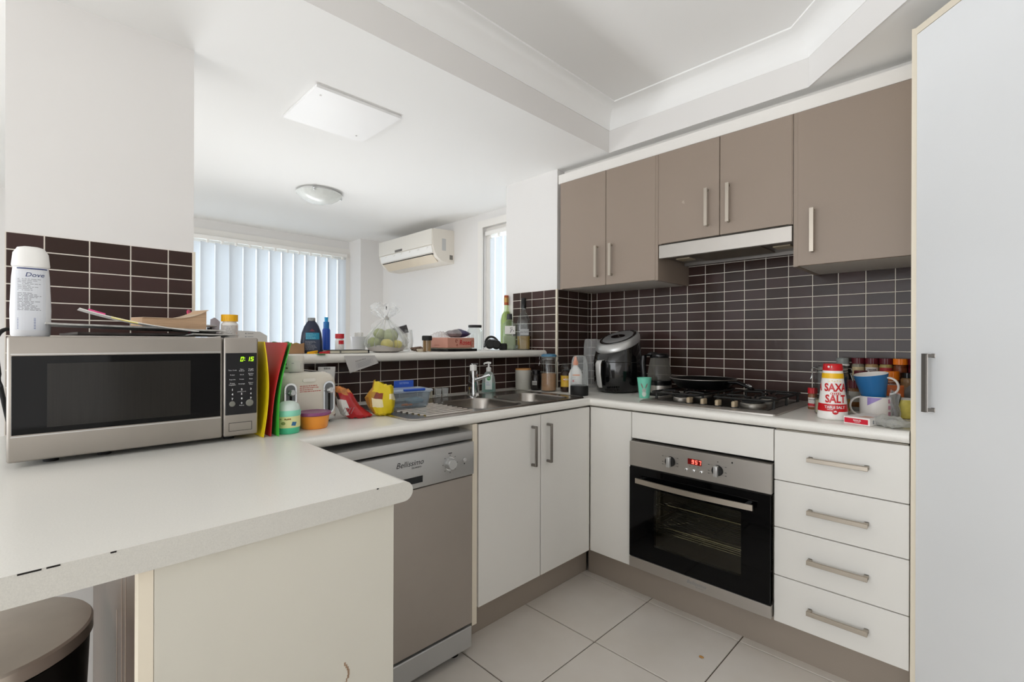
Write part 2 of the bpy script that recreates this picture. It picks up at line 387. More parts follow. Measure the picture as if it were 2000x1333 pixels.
# windows ---------------------------------------------------------------
bm=BM(); y0,y1,z0,z1=-2.3,-.29,0,2.05
for a in ((-2.99,-2.93,y0,y1,2.0,2.05),(-2.99,-2.93,y0,y1,.0,.06),(-2.99,-2.93,y0,y0+.05,.06,2.0),(-2.99,-2.93,y1-.05,y1,.06,2.0),(-2.985,-2.945,-1.32,-1.27,.06,2.0)): box(bm,*a)
w1=ST('window_1',bm,TRIM)
O('pane',bx(-2.968,-2.962,y0+.04,y1-.04,.05,2.01),WINGLASS,w1,0)
bm=BM(); box(bm,-2.905,-2.885,y0-.06,y0,0,2.11); box(bm,-2.905,-2.885,y1,y1+.045,0,2.11); box(bm,-2.905,-2.885,y0,y1,2.05,2.11)
O('window_surround',bm,TRIM,w1,0)
bm=BM()
for a in ((-1.06,-1.02,.03,.09,.35,2.075),(-.60,-.56,.03,.09,.35,2.075),(-1.02,-.60,.03,.09,2.035,2.075),(-1.02,-.60,.03,.09,.35,.39)): box(bm,*a)
w2=ST('window_2',bm,TRIM); O('pane',bx(-1.03,-.59,.055,.061,.38,2.045),WINGLASS,w2,0)
bm=BM(); box(bm,-1.115,-1.06,-.015,.004,.30,2.13); box(bm,-.56,-.50,-.015,.004,.30,2.13); box(bm,-1.06,-.56,-.015,.004,2.075,2.13); box(bm,-1.06,-.56,-.015,.004,.30,.35)
O('window_surround',bm,TRIM,w2,0)
def blind(label,along,c,a0,a1,zt,zb,n,w,ang):
    # vertical slats hung in a row along y (wall_far) or x (wall_back)
    t=T('vertical_blind',label,'blind',((c,(a0+a1)/2,zb) if along=='y' else ((a0+a1)/2,c,zb)))
    if along=='y': O('head_rail',bx(c-.02,c+.02,a0,a1,zt,zt+.035,.004,2),WHITEG,t,40,True)
    else: O('head_rail',bx(a0,a1,c-.02,c+.02,zt,zt+.035,.004,2),WHITEG,t,40,True)
    sm=None
    for i in range(n):
        a=a0+.05+(a1-a0-.09)*i/(n-1)
        loc=Vector((c,a,0)) if along=='y' else Vector((a,c,0))
        rz=ang+(PI/2 if along=='y' else 0)
        if sm is None:
            s=O('slat',sheet(BM(),lambda u,v:((u-.5)*w,.010*(1-(2*u-1)**2),zb+(zt-.02-zb)*v),6,1),SLAT,None,60); h=O('hanger',bx(-.011,.011,-.009,.009,zt-.025,zt+.002,.003,1),WHITEG,None,0)
            sm=(s,h)
        else:
            s=sm[0].copy(); C.objects.link(s); h=sm[1].copy(); C.objects.link(h)
        s.parent=t; h.parent=t
        s.matrix_local=MATW[t.name].inverted()@Matrix.Translation(loc)@Matrix.Rotation(rz,4,'Z')
        h.matrix_local=MATW[t.name].inverted()@Matrix.Translation(loc)
blind('wide white vertical blind across the far window, about a dozen slats in view','y',-2.86,-2.28,-.295,2.015,.04,19,.127,math.radians(25))
blind('narrow white vertical blind in the small window right of the air conditioner','x',.025,-1.05,-.575,2.01,.38,5,.108,math.radians(-12))
# ceiling fittings ---------------------------------------------------------------
t=T('access_panel','square white access hatch screwed to the low ceiling','access panel',(-.265,-1.518,ZC-.012))
O('panel',bx(-.187,.187,-.19,.19,0,.012,.002,1),mat('white_panel','#f3f3f3',.4),t,0)
for x,y in ((.13,-.15),(-.13,.13)): O('screw',lathe(BM(),[(.004,-.001),(.004,.001)],10,x,y),STEELD,t)
t=T('ceiling_light','round frosted glass dome light on the low dining ceiling','ceiling light',(-1.45,-1.14,ZC-.07))
O('backplate',lathe(BM(),[(.115,.05),(.125,.055),(.125,.07),(.0,.07)],32),WHITEP,t)
O('glass_dome',lathe(BM(),[(.0,-.012),(.05,-.008),(.095,.008),(.125,.028),(.142,.046),(.146,.05),(.146,.055),(.135,.053)],40,cap1=False),mat('frosted_glass','#dfe2df',.25,vary=.08,vscale=30),t)
for k in range(3):
    a=2*PI*k/3-.6
    O('clip',blob(BM(),(.146*math.cos(a),.146*math.sin(a),.05),.011,2,sc=(1,1,1.2)),CHROME,t)
# air conditioner ---------------------------------------------------------------
t=T('air_conditioner','white split system air conditioner on the dining wall','air conditioner',(-1.88,0,1.83))
prof=[(0,2.11),(-.03,2.112),(-.205,2.102),(-.214,2.092),(-.216,2.02),(-.212,1.955),(-.198,1.91),(-.17,1.87),(-.13,1.842),(-.09,1.834),(0,1.832)]
bm=rings(BM(),[[(x,y,z) for y,z in prof] for x in (-2.335,-1.447)]); bmesh.ops.recalc_face_normals(bm,faces=bm.faces)
ACM=mat('aged_white_plastic','#e3ddd3',.4)
O('body',bm,ACM,t,25,True)
O('front_panel',bx(-2.328,-1.455,-.224,-.212,1.968,2.10,.004,2),mat('panel_white_plastic','#e6e2da',.3),t,30,True)
O('louver_slot',bx(-2.30,-1.48,-.198,-.185,1.893,1.899),DARK,t,0,True)
bm=rings(BM(),[[(x,y,z) for y,z in ((-.218,1.962),(-.213,1.962),(-.199,1.912),(-.204,1.908))] for x in (-2.31,-1.47)]); O('trim_strip',bm,WHITEG,t,0,True)
bm=rings(BM(),[[(x,y,z) for y,z in ((-.197,1.892),(-.19,1.892),(-.135,1.838),(-.137,1.834))] for x in (-2.29,-1.49)]); O('louver',bm,mat('louver_beige','#d8cbb6',.45),t,0,True)
O('display_window',bx(-2.03,-1.91,-.2265,-.2235,1.972,1.992),mat('grey_window','#6d6a66',.2),t,0,True)
bm=BM()
for k in range(6): box(bm,-2.22+.135*k,-2.195+.135*k,-.222,-.206,1.946,1.958,.002,1)
O('louver_tabs',bm,WHITEG,t,0,True)
O('rating_label',bx(-1.4472,-1.4462,-.125,-.085,1.93,2.03),mat('grey_label','#c2c2c0',.6),t,0,True)
bm=BM()
for k in range(3): box(bm,-1.4472,-1.4455,-.045+.011*k,-.039+.011*k,1.862,1.90)
O('side_vent',bm,DARK,t,0,True)

# ================================================================== CABINETS AND FIXTURES
def handle(parent,c,axis,L,out,off=.026,m=NICKEL):
    # bar with two square legs; c = centre on the door face, axis = bar direction, out = outward normal
    c=Vector(c); a=Vector(axis).normalized(); n=Vector(out).normalized(); s=a.cross(n)
    bm=BM()
    def ob(cen,ha,hn,hs):
        r=bmesh.ops.create_cube(bm,size=2)['verts']
        for v in r: v.co=cen+a*(v.co.x*ha)+n*(v.co.y*hn)+s*(v.co.z*hs)
        bmesh.ops.bevel(bm,geom=list({e for v in r for e in v.link_edges}),offset=.0012,segments=1,affect='EDGES')
    ob(c+n*off,L/2,.0035,.006)
    for k in (-1,1): ob(c+a*(k*(L/2-.005))+n*(off/2),.005,off/2,.0052)
    return O('handle',bm,m,parent,30,True)
def carcass(x0,x1,y0,y1,z0,z1,open_,t=.016):
    bm=BM(); box(bm,x0,x1,y0,y1,z0,z0+t)
    if open_!='-y': box(bm,x0,x1,y0,y0+t,z0+t,z1)
    if open_!='+y': box(bm,x0,x1,y1-t,y1,z0+t,z1)
    if open_!='-x': box(bm,x0,x0+t,y0+t,y1-t,z0+t,z1)
    if open_!='+x': box(bm,x1-t,x1,y0+t,y1-t,z0+t,z1)
    return bm
D0=.0015
# --- worktop
wt=T('worktop','speckled cream laminate worktop running in a U around the kitchen','worktop',(.2,-1.0,.859))
r=.019
outer=[(-.169,-.3425),(.007,-.3425),(.007,-.007),(1.653,-.007),(1.653,-.62+r),(.455-r,-.62+r),(.455-r,-1.955-r),(1.017,-1.955-r),(1.017,-2.78),(-.169,-2.78)]
hole=rrect(-.02,.405,-1.29,-.655,.05)
O('top',prism(BM(),outer,ZW-.038,ZW,[hole]),BENCH,wt,0,True)
pr=[(0,ZW-.038)]+[(r*math.sin(a),ZW-.019-.019*math.cos(a)) for a in [PI*i/10 for i in range(1,10)]]+[(0,ZW)]
bm=sweep(BM(),[(1.653,-.62+r),(.455-r,-.62+r),(.455-r,-1.955-r),(1.017,-1.955-r)],[(-o,z) for o,z in pr])
O('rolled_edge',bm,BENCH,wt,40,True)
ep=[(-2.78,ZW-.038),(-1.955-r,ZW-.038)]+[(-1.955-r+r*math.sin(a),ZW-.019-.019*math.cos(a)) for a in [PI*i/10 for i in range(1,10)]]+[(-1.955-r,ZW-.0002),(-2.78,ZW-.0002)]
bm=prism(BM(),ep,1.0171,1.0178); bm.transform(Matrix(((0,0,1,0),(1,0,0,0),(0,1,0,0),(0,0,0,1))))
O('end_edging',bm,BENCHE,wt,0,True,label='grey flecked end strip of the worktop')
bm=BM()
for yy,l in ((-2.40,.006),(-2.475,.02),(-2.455,.012),(-2.03,.004)): box(bm,1.0176,1.0183,yy-l/2,yy+l/2,ZW-.0022,ZW-.0002)
O('edge_chip',bm,DARK,wt,0,True,label='dark chips along the worktop edge')
# --- bar shelf
bs=T('bar_shelf','raised cream laminate bar shelf above the sink tiles','shelf',(-.25,-1.2,1.079))
R2=.019
bm=BM(); prism(bm,[(-.46,-.339),(-.075-R2,-.339),(-.075-R2,-2.09),(-.46,-2.09)],1.079,1.117)
pr=[(0,1.079)]+[(R2*math.sin(a),1.098-.019*math.cos(a)) for a in [PI*i/10 for i in range(1,10)]]+[(0,1.117)]
sweep(bm,[(-.075-R2,-2.09),(-.075-R2,-.339)],pr); O('top',bm,BENCH,bs,40,True)
# --- base cabinets along the back wall
zb,zt=.156,.853
YF=-.60
ST('baseboard_back',bx(.37,1.655,-.515,-.50,0,zb),KICK); ST('baseboard_left',bx(.34,.355,-1.335,-.515,0,zb),KICK)
cc=T('corner_cabinet','white blank corner cupboard left of the oven','cabinet',(.55,-.3,zb))
O('carcass',bx(.425,.668,YF+.02,-.05,zb,.853),EDGE,cc,0,True)
O('panel',bx(.4425,.670,YF,YF+.018,zb,zt,D0,1),WHITECAB,cc,0,True)
oh=T('oven_cabinet','white oven housing with a plain panel under the cooktop','cabinet',(.97,-.3,zb))
bm=bx(.672,1.2665,YF+.02,-.05,.735,.745); O('carcass',bm,EDGE,oh,0,True)
O('panel',bx(.673,1.2655,YF,YF+.018,.736,zt,D0,1),WHITECAB,oh,0,True)
dc=T('drawer_cabinet','white four drawer cabinet between the oven and the tall pantry','cabinet',(1.46,-.3,zb))
O('carcass',bx(1.2685,1.648,YF+.02,-.05,zb,zt),EDGE,dc,0,True)
zz=[zb,.3255,.500,.6705,zt]
for a,b in zip(zz,zz[1:]):
    d=O('drawer',bx(1.2685,1.6525,YF,YF+.018,a+.0015,b-.0015,D0,1),WHITECAB,dc,0,True)
    handle(d,(1.465,YF,b-.0875),(1,0,0),.17,(0,-1,0))
# --- sink cabinet (doors look toward +x)
XF=.4406
sc=T('sink_cabinet','white two door cabinet under the sink','cabinet',(.14,-.95,zb))
O('carcass',carcass(-.15,XF-.02,-1.31,-.605,zb,zt,'+x'),EDGE,sc,0,True)
for a,b,h in ((-.952,-.6025,-.913),(-1.304,-.955,-1.010)):
    d=O('door',bx(XF-.018,XF,a+.0015,b-.0015,zb,zt,D0,1),WHITECAB,sc,0,True); handle(d,(XF,h,.727),(0,0,1),.170,(1,0,0),m=STEELD)
O('end_panel',bx(-.15,XF,-1.334,-1.311,.10,.857),EDGE,sc,0,True,label='cream edged end panel beside the dishwasher')
# --- dishwasher
dw=T('dishwasher','silver dishwasher under the worktop beside the white sink cabinet','dishwasher',(.17,-1.64,0))
Y0,Y1=-1.94,-1.342
O('body',bx(-.13,.40,Y0+.005,Y1-.005,.03,.80),STEELD,dw,0,True)
O('worktop_lid',bx(-.13,.452,Y0,Y1,.806,.838,.004,2),SILVER,dw,30,True)
cp=O('control_panel',bx(.40,.461,Y0,Y1,.677,.799,.004,2),SILVER,dw,30,True)
O('door',bx(.40,.4535,Y0+.002,Y1-.002,.122,.673,.002,1),DWDOOR,dw,0,True)
O('plinth',bx(.385,.4535,Y0+.002,Y1-.002,.034,.112,.003,1),SILVER,dw,0,True)
O('foot',lathe(BM(),[(.02,0),(.02,.034)],12,.40,-1.39),BLACK,dw,30,True)
KX=Matrix.Rotation(PI/2,4,'Y')
bm=lathe(BM(),[(.020,0),(.019,.015),(.017,.018),(0,.018)],28); bm.transform(Matrix.Translation((.461,-1.452,.735))@KX); O('knob',bm,SILVER,cp,30,True)
bm=lathe(BM(),[(.0235,0),(.0235,.0012)],28); bm.transform(Matrix.Translation((.461,-1.452,.735))@KX); O('knob_ring',bm,CHROME,cp,30,True)
bm=lathe(BM(),[(.008,0),(.008,.004),(.006,.006)],20); bm.transform(Matrix.Translation((.461,-1.388,.738))@KX); O('button',bm,SILVER,cp,30,True)
RX=Matrix.Rotation(PI/2,4,'Z')@FR     # xy text -> faces +x
O('lettering',lay(text_bm('Bellissimo',.026,shear=.3),Matrix.Translation((.4615,-1.615,.764))@RX),PRINTK,cp,0,True)
bm=lay(text_bm('TECHNIKA',.008),Matrix.Translation((.4615,-1.59,.748))@RX)
for a in range(8):
    t_=2*PI*a/8; box(bm,.4612,.4616,-1.452+.031*math.cos(t_)-.0018,-1.452+.031*math.cos(t_)+.0018,.735+.031*math.sin(t_)-.001,.735+.031*math.sin(t_)+.001)
box(bm,.4612,.4616,-1.46,-1.444,.771,.774); box(bm,.4612,.4616,-1.39,-1.386,.722,.726)
O('dial_marks',bm,PRINTK,cp,0,True)
O('grip_recess',bx(.4595,.4618,-1.72,-1.566,.695,.717),BLACK,cp,0,True)
# --- peninsula cabinet
pc=T('peninsula_cabinet','white panelled peninsula end under the worktop with brown back panel','cabinet',(.75,-2.17,0))
O('end_panel',bx(.982,1.0,-2.356,-1.986,0,.858,.001,1),mat('worn_melamine','#cfccc1',.42,vary=.04,vscale=3),pc,0,True)
O('carcass',bx(.47,.98,-2.352,-1.99,0,.858),WHITECAB,pc,0,True)
O('edge_strip',bx(.965,1.0,-2.373,-2.3565,0,.858),EDGE,pc,0,True,label='cream edge strip of the back panel')
O('back_panel',bx(.20,.965,-2.3725,-2.353,0,.858),TAUPEG,pc,0,True,label='glossy brown scratched back panel')
bm=BM()
for x,z0,z1,w in ((.86,.20,.80,.0012),(.81,.1,.845,.001),(.9,.1,.45,.0018),(.74,.3,.7,.0015),(.93,.12,.33,.002)): box(bm,x-w,x+w,-2.3732,-2.3727,z0,z1)
O('scratch',bm,mat('scratch_pale','#b5a598',.5),pc,0,True,label='pale vertical scratches')
bm=BM(); random.seed(5)
for k in range(16):
    s_=k/15; box(bm,1.0,1.0006,-2.085+.012*math.sin(5*s_)-.018*s_,-2.083+.012*math.sin(5*s_)-.018*s_+random.uniform(0,.0015),.515+.075*(1-s_)-.004,.515+.075*(1-s_)+.002)
box(bm,1.0,1.0006,-2.155,-2.150,.50,.506); box(bm,1.0,1.0006,-2.108,-2.104,.53,.545)
O('stain',bm,mat('brown_drip','#9a7f68',.6),pc,0,True,label='brown drip stain')
# --- wall cabinets
YU=-.343; zU0,zU1=1.474,2.094
def wallcab(label,x0,x1,z0,doors,hs,left_open=False):
    t=T('wall_cabinet',label,'cabinet',((x0+x1)/2,-.16,z0))
    O('carcass',bx(x0+.018,x1-.018,YU+.021,-.008,z0+.002,zU1-.002),mat('underside_white','#cfcac2',.35) if 'underside_white' not in bpy.data.materials else bpy.data.materials['underside_white'],t,0,True)
    for a,b in ((x0,x0+.0165),(x1-.0165,x1)):
        O('side_panel',bx(a,b,YU+.001,-.006,z0,zU1),TAUPE,t,0,True)
    for (a,b),(hx,hz) in zip(doors,hs):
        d=O('door',bx(a+.0015,b-.0015,YU-.001,YU+.018,z0+.002,zU1-.001,.0012,1),TAUPE,t,0,True)
        handle(d,(hx,YU-.001,hz),(0,0,1),.168,(0,-1,0),.024)
    return t
wallcab('brown two door wall cabinet at the left end of the row',.030,.659,zU0,((.044,.3507),(.3507,.646)),((.297,1.606),(.390,1.606)))
# trim the door of the left cabinet: the side panels frame its doors
hc=wallcab('brown two door wall cabinet above the range hood',.6605,1.2585,1.648,((.667,.9625),(.9625,1.2565)),((.908,1.782),(1.004,1.784)))
rc=wallcab('brown single door wall cabinet beside the tall pantry',1.2605,1.652,zU0,((1.2745,1.653),),((1.330,1.610),))
bm=BM(); bm.faces.new([bm.verts.new(p) for p in ((.782,YU-.0013,1.83),(.797,YU-.0013,1.822),(.795,YU-.0013,1.84))]); bm.faces.new([bm.verts.new(p) for p in ((.782,YU-.0013,1.83),(.795,YU-.0013,1.84),(.786,YU-.0013,1.838))])
O('sticker',bm,mat('sticker_residue','#a99a8b',.4),hc,0,True,label='torn sticker residue')
# --- range hood
rh=T('range_hood','stainless steel slide out range hood above the cooktop','range hood',(.96,-.2,1.575))
O('fascia',bx(.664,1.256,-.3445,-.325,1.578,1.643,.002,1),STEEL,rh,0,True)
bm=BM(); box(bm,.667,1.253,-.325,-.06,1.588,1.646); O('body',bm,STEELD,rh,0,True)
O('filter',bx(.80,1.12,-.30,-.10,1.583,1.588),mat('hood_filter','#7d7468',.5,metal=.6),rh,0,True)
O('rear_lip',bx(.667,1.253,-.075,-.06,1.572,1.60),STEELD,rh,0,True)
for x in (.735,1.185): O('lamp_cover',bx(x-.035,x+.035,-.235,-.165,1.583,1.589,.001,1),mat('hood_lamp','#b3a78f',.4) if 'hood_lamp' not in bpy.data.materials else bpy.data.materials['hood_lamp'],rh,0,True)
# --- pantry (corner, face at 45 degrees)
pt=T('pantry','tall glossy white corner pantry with a diagonal door','pantry',(1.95,-.5,0))
k=math.sqrt(.5)
def dg(s,n=0): return (1.664+k*s-k*n, -.604-k*s-k*n)   # along the door, outward
O('side_panel',bx(1.6555,1.671,-.604,-.01,0,2.13),EDGE,pt,0,True,label='cream edged side panel')
d=O('door',prism(BM(),[dg(.006),dg(.606),dg(.606,-.018),dg(.006,-.018)],.10,2.106),PANTRYM,pt,0,True)
O('top_rail',prism(BM(),[dg(.0,-.001),dg(.62,-.001),dg(.62,-.02),dg(.0,-.02)],2.109,2.13),EDGE,pt,0,True)
O('carcass',prism(BM(),[(1.674,-.60),(1.674,-.01),(2.69,-.01),(2.69,-1.04),dg(.61,-.022),dg(.012,-.022)],.0,2.128),WHITECAB,pt,0,True)
ax=Vector((k,-k,0)); nn=Vector((-k,-k,0))
handle(d,(*dg(.066),1.053),(0,0,1),.168,nn,.026,STEELD)

# --- sink
sk=T('sink','stainless steel double bowl sink with a ribbed drainer','sink',(.2,-1.1,ZW))
bm=BM(); rim=rrect(-.035,.432,-1.588,-.622,.035,6)
b1=rrect(.09,.40,-1.262,-.995,.07,6); b2=rrect(.09,.40,-.955,-.68,.07,6)
prism(bm,rim,ZW+.0005,ZW+.004,[b1,b2]); O('deck',bm,SINKM,sk,20,True)
bm=sweep(BM(),rim+rim[:2],[(-.006,ZW+.004),(.0,ZW+.0065),(.004,ZW+.001),(-.006,ZW+.001)],False); O('raised_rim',bm,SINKM,sk,40,True)
for b in ((.09,.40,-1.262,-.995),(.09,.40,-.955,-.68)):
    def rr(d,rd): return rrect(b[0]+d,b[1]-d,b[2]+d,b[3]-d,rd,6)
    L=[[(x,y,z) for x,y in rr(d,rd)] for d,rd,z in ((-.003,.073,ZW+.0045),(0,.07,ZW+.004),(.004,.066,ZW-.004),(.010,.06,ZW-.11),(.018,.055,ZW-.135),(.04,.045,ZW-.148))]
    bw=O('bowl',rings(BM(),L,False,True),SINKM,sk,50,True)
    O('drain',lathe(BM(),[(.038,ZW-.1475),(.040,ZW-.1465),(.034,ZW-.145),(.0,ZW-.147)],24,(b[0]+b[1])/2,(b[2]+b[3])/2),CHROME,bw,40,True)
for i in range(9):
    x=.115+.033*i; y0=-1.535+.004*i; y1=-1.29
    bm=rings(BM(),[[(x-.0105,y,ZW+.0035),(x-.006,y,ZW+.008),(x+.006,y,ZW+.008),(x+.0105,y,ZW+.0035)] for y in (y0,y1)])
    bmesh.ops.recalc_face_normals(bm,faces=bm.faces); O('drainer_rib',bm,mat('rib_steel','#cfcac3',.22,metal=1) if 'rib_steel' not in bpy.data.materials else bpy.data.materials['rib_steel'],sk,30,True)
# --- tap
tp=T('mixer_tap','square chrome mixer tap behind the sink bowls','tap',(.055,-1.015,ZW+.004),math.radians(8))
O('base_ring',lathe(BM(),[(.026,0),(.026,.006),(.022,.009)],24),CHROME,tp)
O('body',loft(BM(),[(.005,.023,.023,5),(.06,.021,.021,5),(.125,.017,.017,5),(.128,.016,.016,5)],24),CHROME,tp,40)
O('cartridge_cap',loft(BM(),[(.127,.014,.014,4),(.152,.014,.014,4),(.155,.012,.012,4)],20),WHITEP,tp,40)
bm=BM(); tube(bm,[(.012,.0,.082),(.045,.010,.093),(.080,.022,.108),(.086,.024,.104)],[.010,.008,.0065,.006],10); O('spout',bm,CHROME,tp,50)
O('lever',bx(-.006,.006,-.012,.03,.155,.161,.002,1),CHROME,tp)
# --- oven
ov=T('oven','black glass wall oven with steel control panel under the cooktop','oven',(.97,-.3,.165))
X0,X1=.680,1.2605
O('shell',carcass(X0,X1,YF+.03,-.06,.17,.70,'-y',.006),mat('oven_enamel','#8f8a7e',.45),ov,0,True)
O('shell_top',bx(X0,X1,YF+.03,-.06,.70,.706),STEELD,ov,0,True)
cp=O('control_panel',bx(.674,1.2645,-.62,-.57,.617,.726,.0015,1),STEEL,ov,0,True)
O('bottom_trim',bx(.674,1.2645,-.62,-.575,.166,.212,.001,1),STEEL,ov,0,True)
O('lettering',lay(text_bm('Bellissimo',.020,shear=.3),Matrix.Translation((.985,-.6205,.193))@FR),PRINTG,ov,0,True)
O('lettering',lay(text_bm('TECHNIKA',.007),Matrix.Translation((.998,-.6205,.180))@FR),PRINTG,ov,0,True)
bm=BM(); fx0,fx1,fz0,fz1=.796,1.160,.285,.530
dx0,dx1,dz0,dz1=.676,1.2625,.216,.611
prism(bm,[(dx0,dz0),(dx1,dz0),(dx1,dz1),(dx0,dz1)],.602,.622,[rrect(fx0,fx1,fz0,fz1,.004,1)]); bm.transform(FR); 
d=O('door',bm,BLACKG,ov,0,True)
O('window',bx(fx0-.004,fx1+.004,-.6215,-.6185,fz0-.004,fz1+.004),OVENG,d,0,True)
bm=BM()
P=[]
for i in range(17):
    s_=i/16; P.append((.722+.488*s_,-.648-.014*math.sin(PI*s_),.563))
L=[[(p[0],p[1]-.004,p[2]-.0105),(p[0],p[1]-.004,p[2]+.0105),(p[0],p[1]+.004,p[2]+.0105),(p[0],p[1]+.004,p[2]-.0105)] for p in P]
rings(bm,L); bmesh.ops.recalc_face_normals(bm,faces=bm.faces); h=O('handle',bm,NICKEL,d,40,True)
bm=BM(); box(bm,.735,.752,-.65,-.62,.556,.572); box(bm,1.18,1.197,-.65,-.62,.556,.572); O('bracket',bm,CHROME,h,0,True)
for z in (.33,.43):
    bm=BM()
    for y in [-.55+.02*i for i in range(22)]: tube(bm,[(.70,y,z),(1.24,y,z)],.0018,5)
    for x in (.70,.97,1.24): tube(bm,[(x,-.56,z-.003),(x,-.12,z-.003)],.0028,6)
    tube(bm,[(.79,-.565,z-.002),(.79,-.565,z+.03),(1.15,-.565,z+.03),(1.15,-.565,z-.002)],.0022,6)
    O('wire_rack',bm,CHROME,ov,40,True)
for x,z in ((.873,.668),(1.071,.668)):
    bm=lathe(BM(),[(.021,0),(.020,.012),(.019,.014)],28); bm.transform(Matrix.Translation((x,-.62,z))@FR); kb=O('knob',bm,BLACKM,cp,30,True)
    O('knob_grip',bx(x-.0075,x+.0075,-.648,-.630,z-.0205,z+.0205,.002,2),SILVER,kb,30,True)
O('display',bx(.948,1.006,-.6207,-.6195,.672,.695),mat('red_display','#5a0000',.3,emit=.35),cp,0,True)
bm=BM()
for i,ch in enumerate('957'): seg7(bm,ch,.970+.0145*i,.6835,.0095,.0165,.0028)
bm.transform(Matrix.Translation((0,-.6209,0))); O('digits',bm,mat('led_digits','#ff7060',.3,emit=1.6),cp,0,True,label='glowing red digits 957')
for x in (.942,.973,1.004):
    bm=lathe(BM(),[(.0065,0),(.006,.004),(.004,.005)],16); bm.transform(Matrix.Translation((x,-.62,.648))@FR); O('button',bm,CHROME,cp,30,True)
bm=BM()
for cx in (.873,1.071):
    for i,(a,b) in enumerate(((-.036,.018),(-.036,-.006),(-.036,-.017),(.031,.018),(.031,-.004),(.031,-.016))):
        box(bm,cx+a-.003,cx+a+.003,-.6206,-.62,.668+b-.0009,.668+b+.0009); box(bm,cx+a*.72-.006,cx+a*.72+.006,-.6205,-.62,.668+b-.0002,.668+b+.0002)
box(bm,1.069,1.073,-.6206,-.62,.700,.703)
for x in (.957,.975,.992): box(bm,x-.003,x+.003,-.6206,-.62,.6635,.6645)
O('dial_marks',bm,PRINTK,cp,0,True)
bm=lathe(BM(),[(.0032,0),(.0032,.0008)],12); bm.transform(Matrix.Translation((1.126,-.62,.708))@FR); O('indicator',bm,BLACK,cp,0,True)
O('door_gap',bx(.676,1.2625,-.617,-.58,.611,.617),DARK,ov,0,True)
# --- cooktop
ck=T('cooktop','stainless steel four burner gas cooktop with black pan supports','cooktop',(.98,-.34,ZW))
c0,c1,e0,e1=.700,1.268,-.588,-.088
L=[]
for z,ins in ((ZW+.0003,0),(ZW+.006,.0),(ZW+.014,.012),(ZW+.014,.03),(ZW+.008,.038)): L.append([(x,y,z) for x,y in rrect(c0+ins,c1-ins,e0+ins,e1-ins,.012,3)])
O('plate',rings(BM(),L),STEEL,ck,30,True)
HX=mat('dark_hob_steel','#4c4843',.3,metal=.9)
O('burner_tray',bx(c0+.05,c1-.05,e0+.075,e1-.045,ZW+.009,ZW+.0105),HX,ck,0,True)
burn=((.835,-.235,.046),(.835,-.445,.036),(1.135,-.225,.036),(1.135,-.425,.050))
for x,y,rr_ in burn:
    bb=O('burner',lathe(BM(),[(rr_,ZW+.010),(rr_,ZW+.02),(rr_*.92,ZW+.024)],28,x,y),mat('burner_alloy','#a9a49c',.4,metal=.8) if 'burner_alloy' not in bpy.data.materials else bpy.data.materials['burner_alloy'],ck,30,True)
    O('burner_cap',lathe(BM(),[(rr_*.8,ZW+.024),(rr_*.86,ZW+.027),(rr_*.8,ZW+.032),(0,ZW+.033)],28,x,y),BLACKM,bb,30,True)
def grate(xa,xb,ya,yb):
    bm=BM(); z=ZW+.047; rr=.0048
    def bar(p,q): 
        tube(bm,[p,q],rr,6)
    loop=[(x,y,z) for x,y in rrect(xa,xb,ya,yb,.02,3)]; loop.append(loop[0]); tube(bm,loop,rr,6,False)
    for x,y,_ in burn:
        if xa<x<xb:
            for dx,dy in ((1,0),(-1,0),(0,1),(0,-1)):
                ex=x+dx*.105 if dx else x; ey=y+dy*.085 if dy else y
                ex=min(max(ex,xa),xb); ey=min(max(ey,ya),yb)
                tube(bm,[(ex,ey,z),(x+dx*.035,y+dy*.035,z+.003),(x+dx*.024,y+dy*.024,z-.004)],rr,6)
    for x in (xa,xb):
        for y in (ya+.05,yb-.05,(ya+yb)/2): tube(bm,[(x,y,z),(x,y,ZW+.012)],[rr,rr*1.25],6)
    return O('pan_support',bm,mat('cast_iron','#151515',.5) if 'cast_iron' not in bpy.data.materials else bpy.data.materials['cast_iron'],ck,40,True)
grate(.738,.955,-.545,-.125); grate(1.015,1.232,-.535,-.115)
KN=mat('worn_beige_knob','#a8977d',.5)
for x in (.925,.985,1.045,1.110):
    kb=O('knob',lathe(BM(),[(.017,ZW+.014),(.016,ZW+.018)],20,x,-.555),BLACK,ck,30,True)
    bm=loft(BM(),[(ZW+.018,.007,.019,6),(ZW+.036,.0075,.019,6),(ZW+.039,.006,.017,6)],16); bm.transform(Matrix.Translation((x,-.555,0))); O('knob_grip',bm,KN,kb,40,True)
# --- pedal bin
pb=T('pedal_bin','round steel lidded bin with a black liner under the peninsula','bin',(.62,-2.548,0))
O('body',lathe(BM(),[(.130,0),(.135,.02),(.135,.60)],40),STEELD,pb)
bm=lathe(BM(),[(.1385,.10),(.142,.45),(.146,.60),(.147,.634),(.140,.637)],60,cap0=False,cap1=False)
for v in bm.verts:
    q=1+.035*noise.noise(Vector((v.co.x*22,v.co.y*22,v.co.z*7))); v.co.x*=q; v.co.y*=q
O('bin_liner',bm,mat('black_liner','#0c0c0d',.3),pb,60)
O('lid',lathe(BM(),[(.149,.638),(.152,.640),(.152,.660),(.149,.664),(.10,.668),(0,.670)],56),mat('worn_lid_steel','#e0d9d2',.3,metal=.85,vary=.14,vscale=7),pb,25)

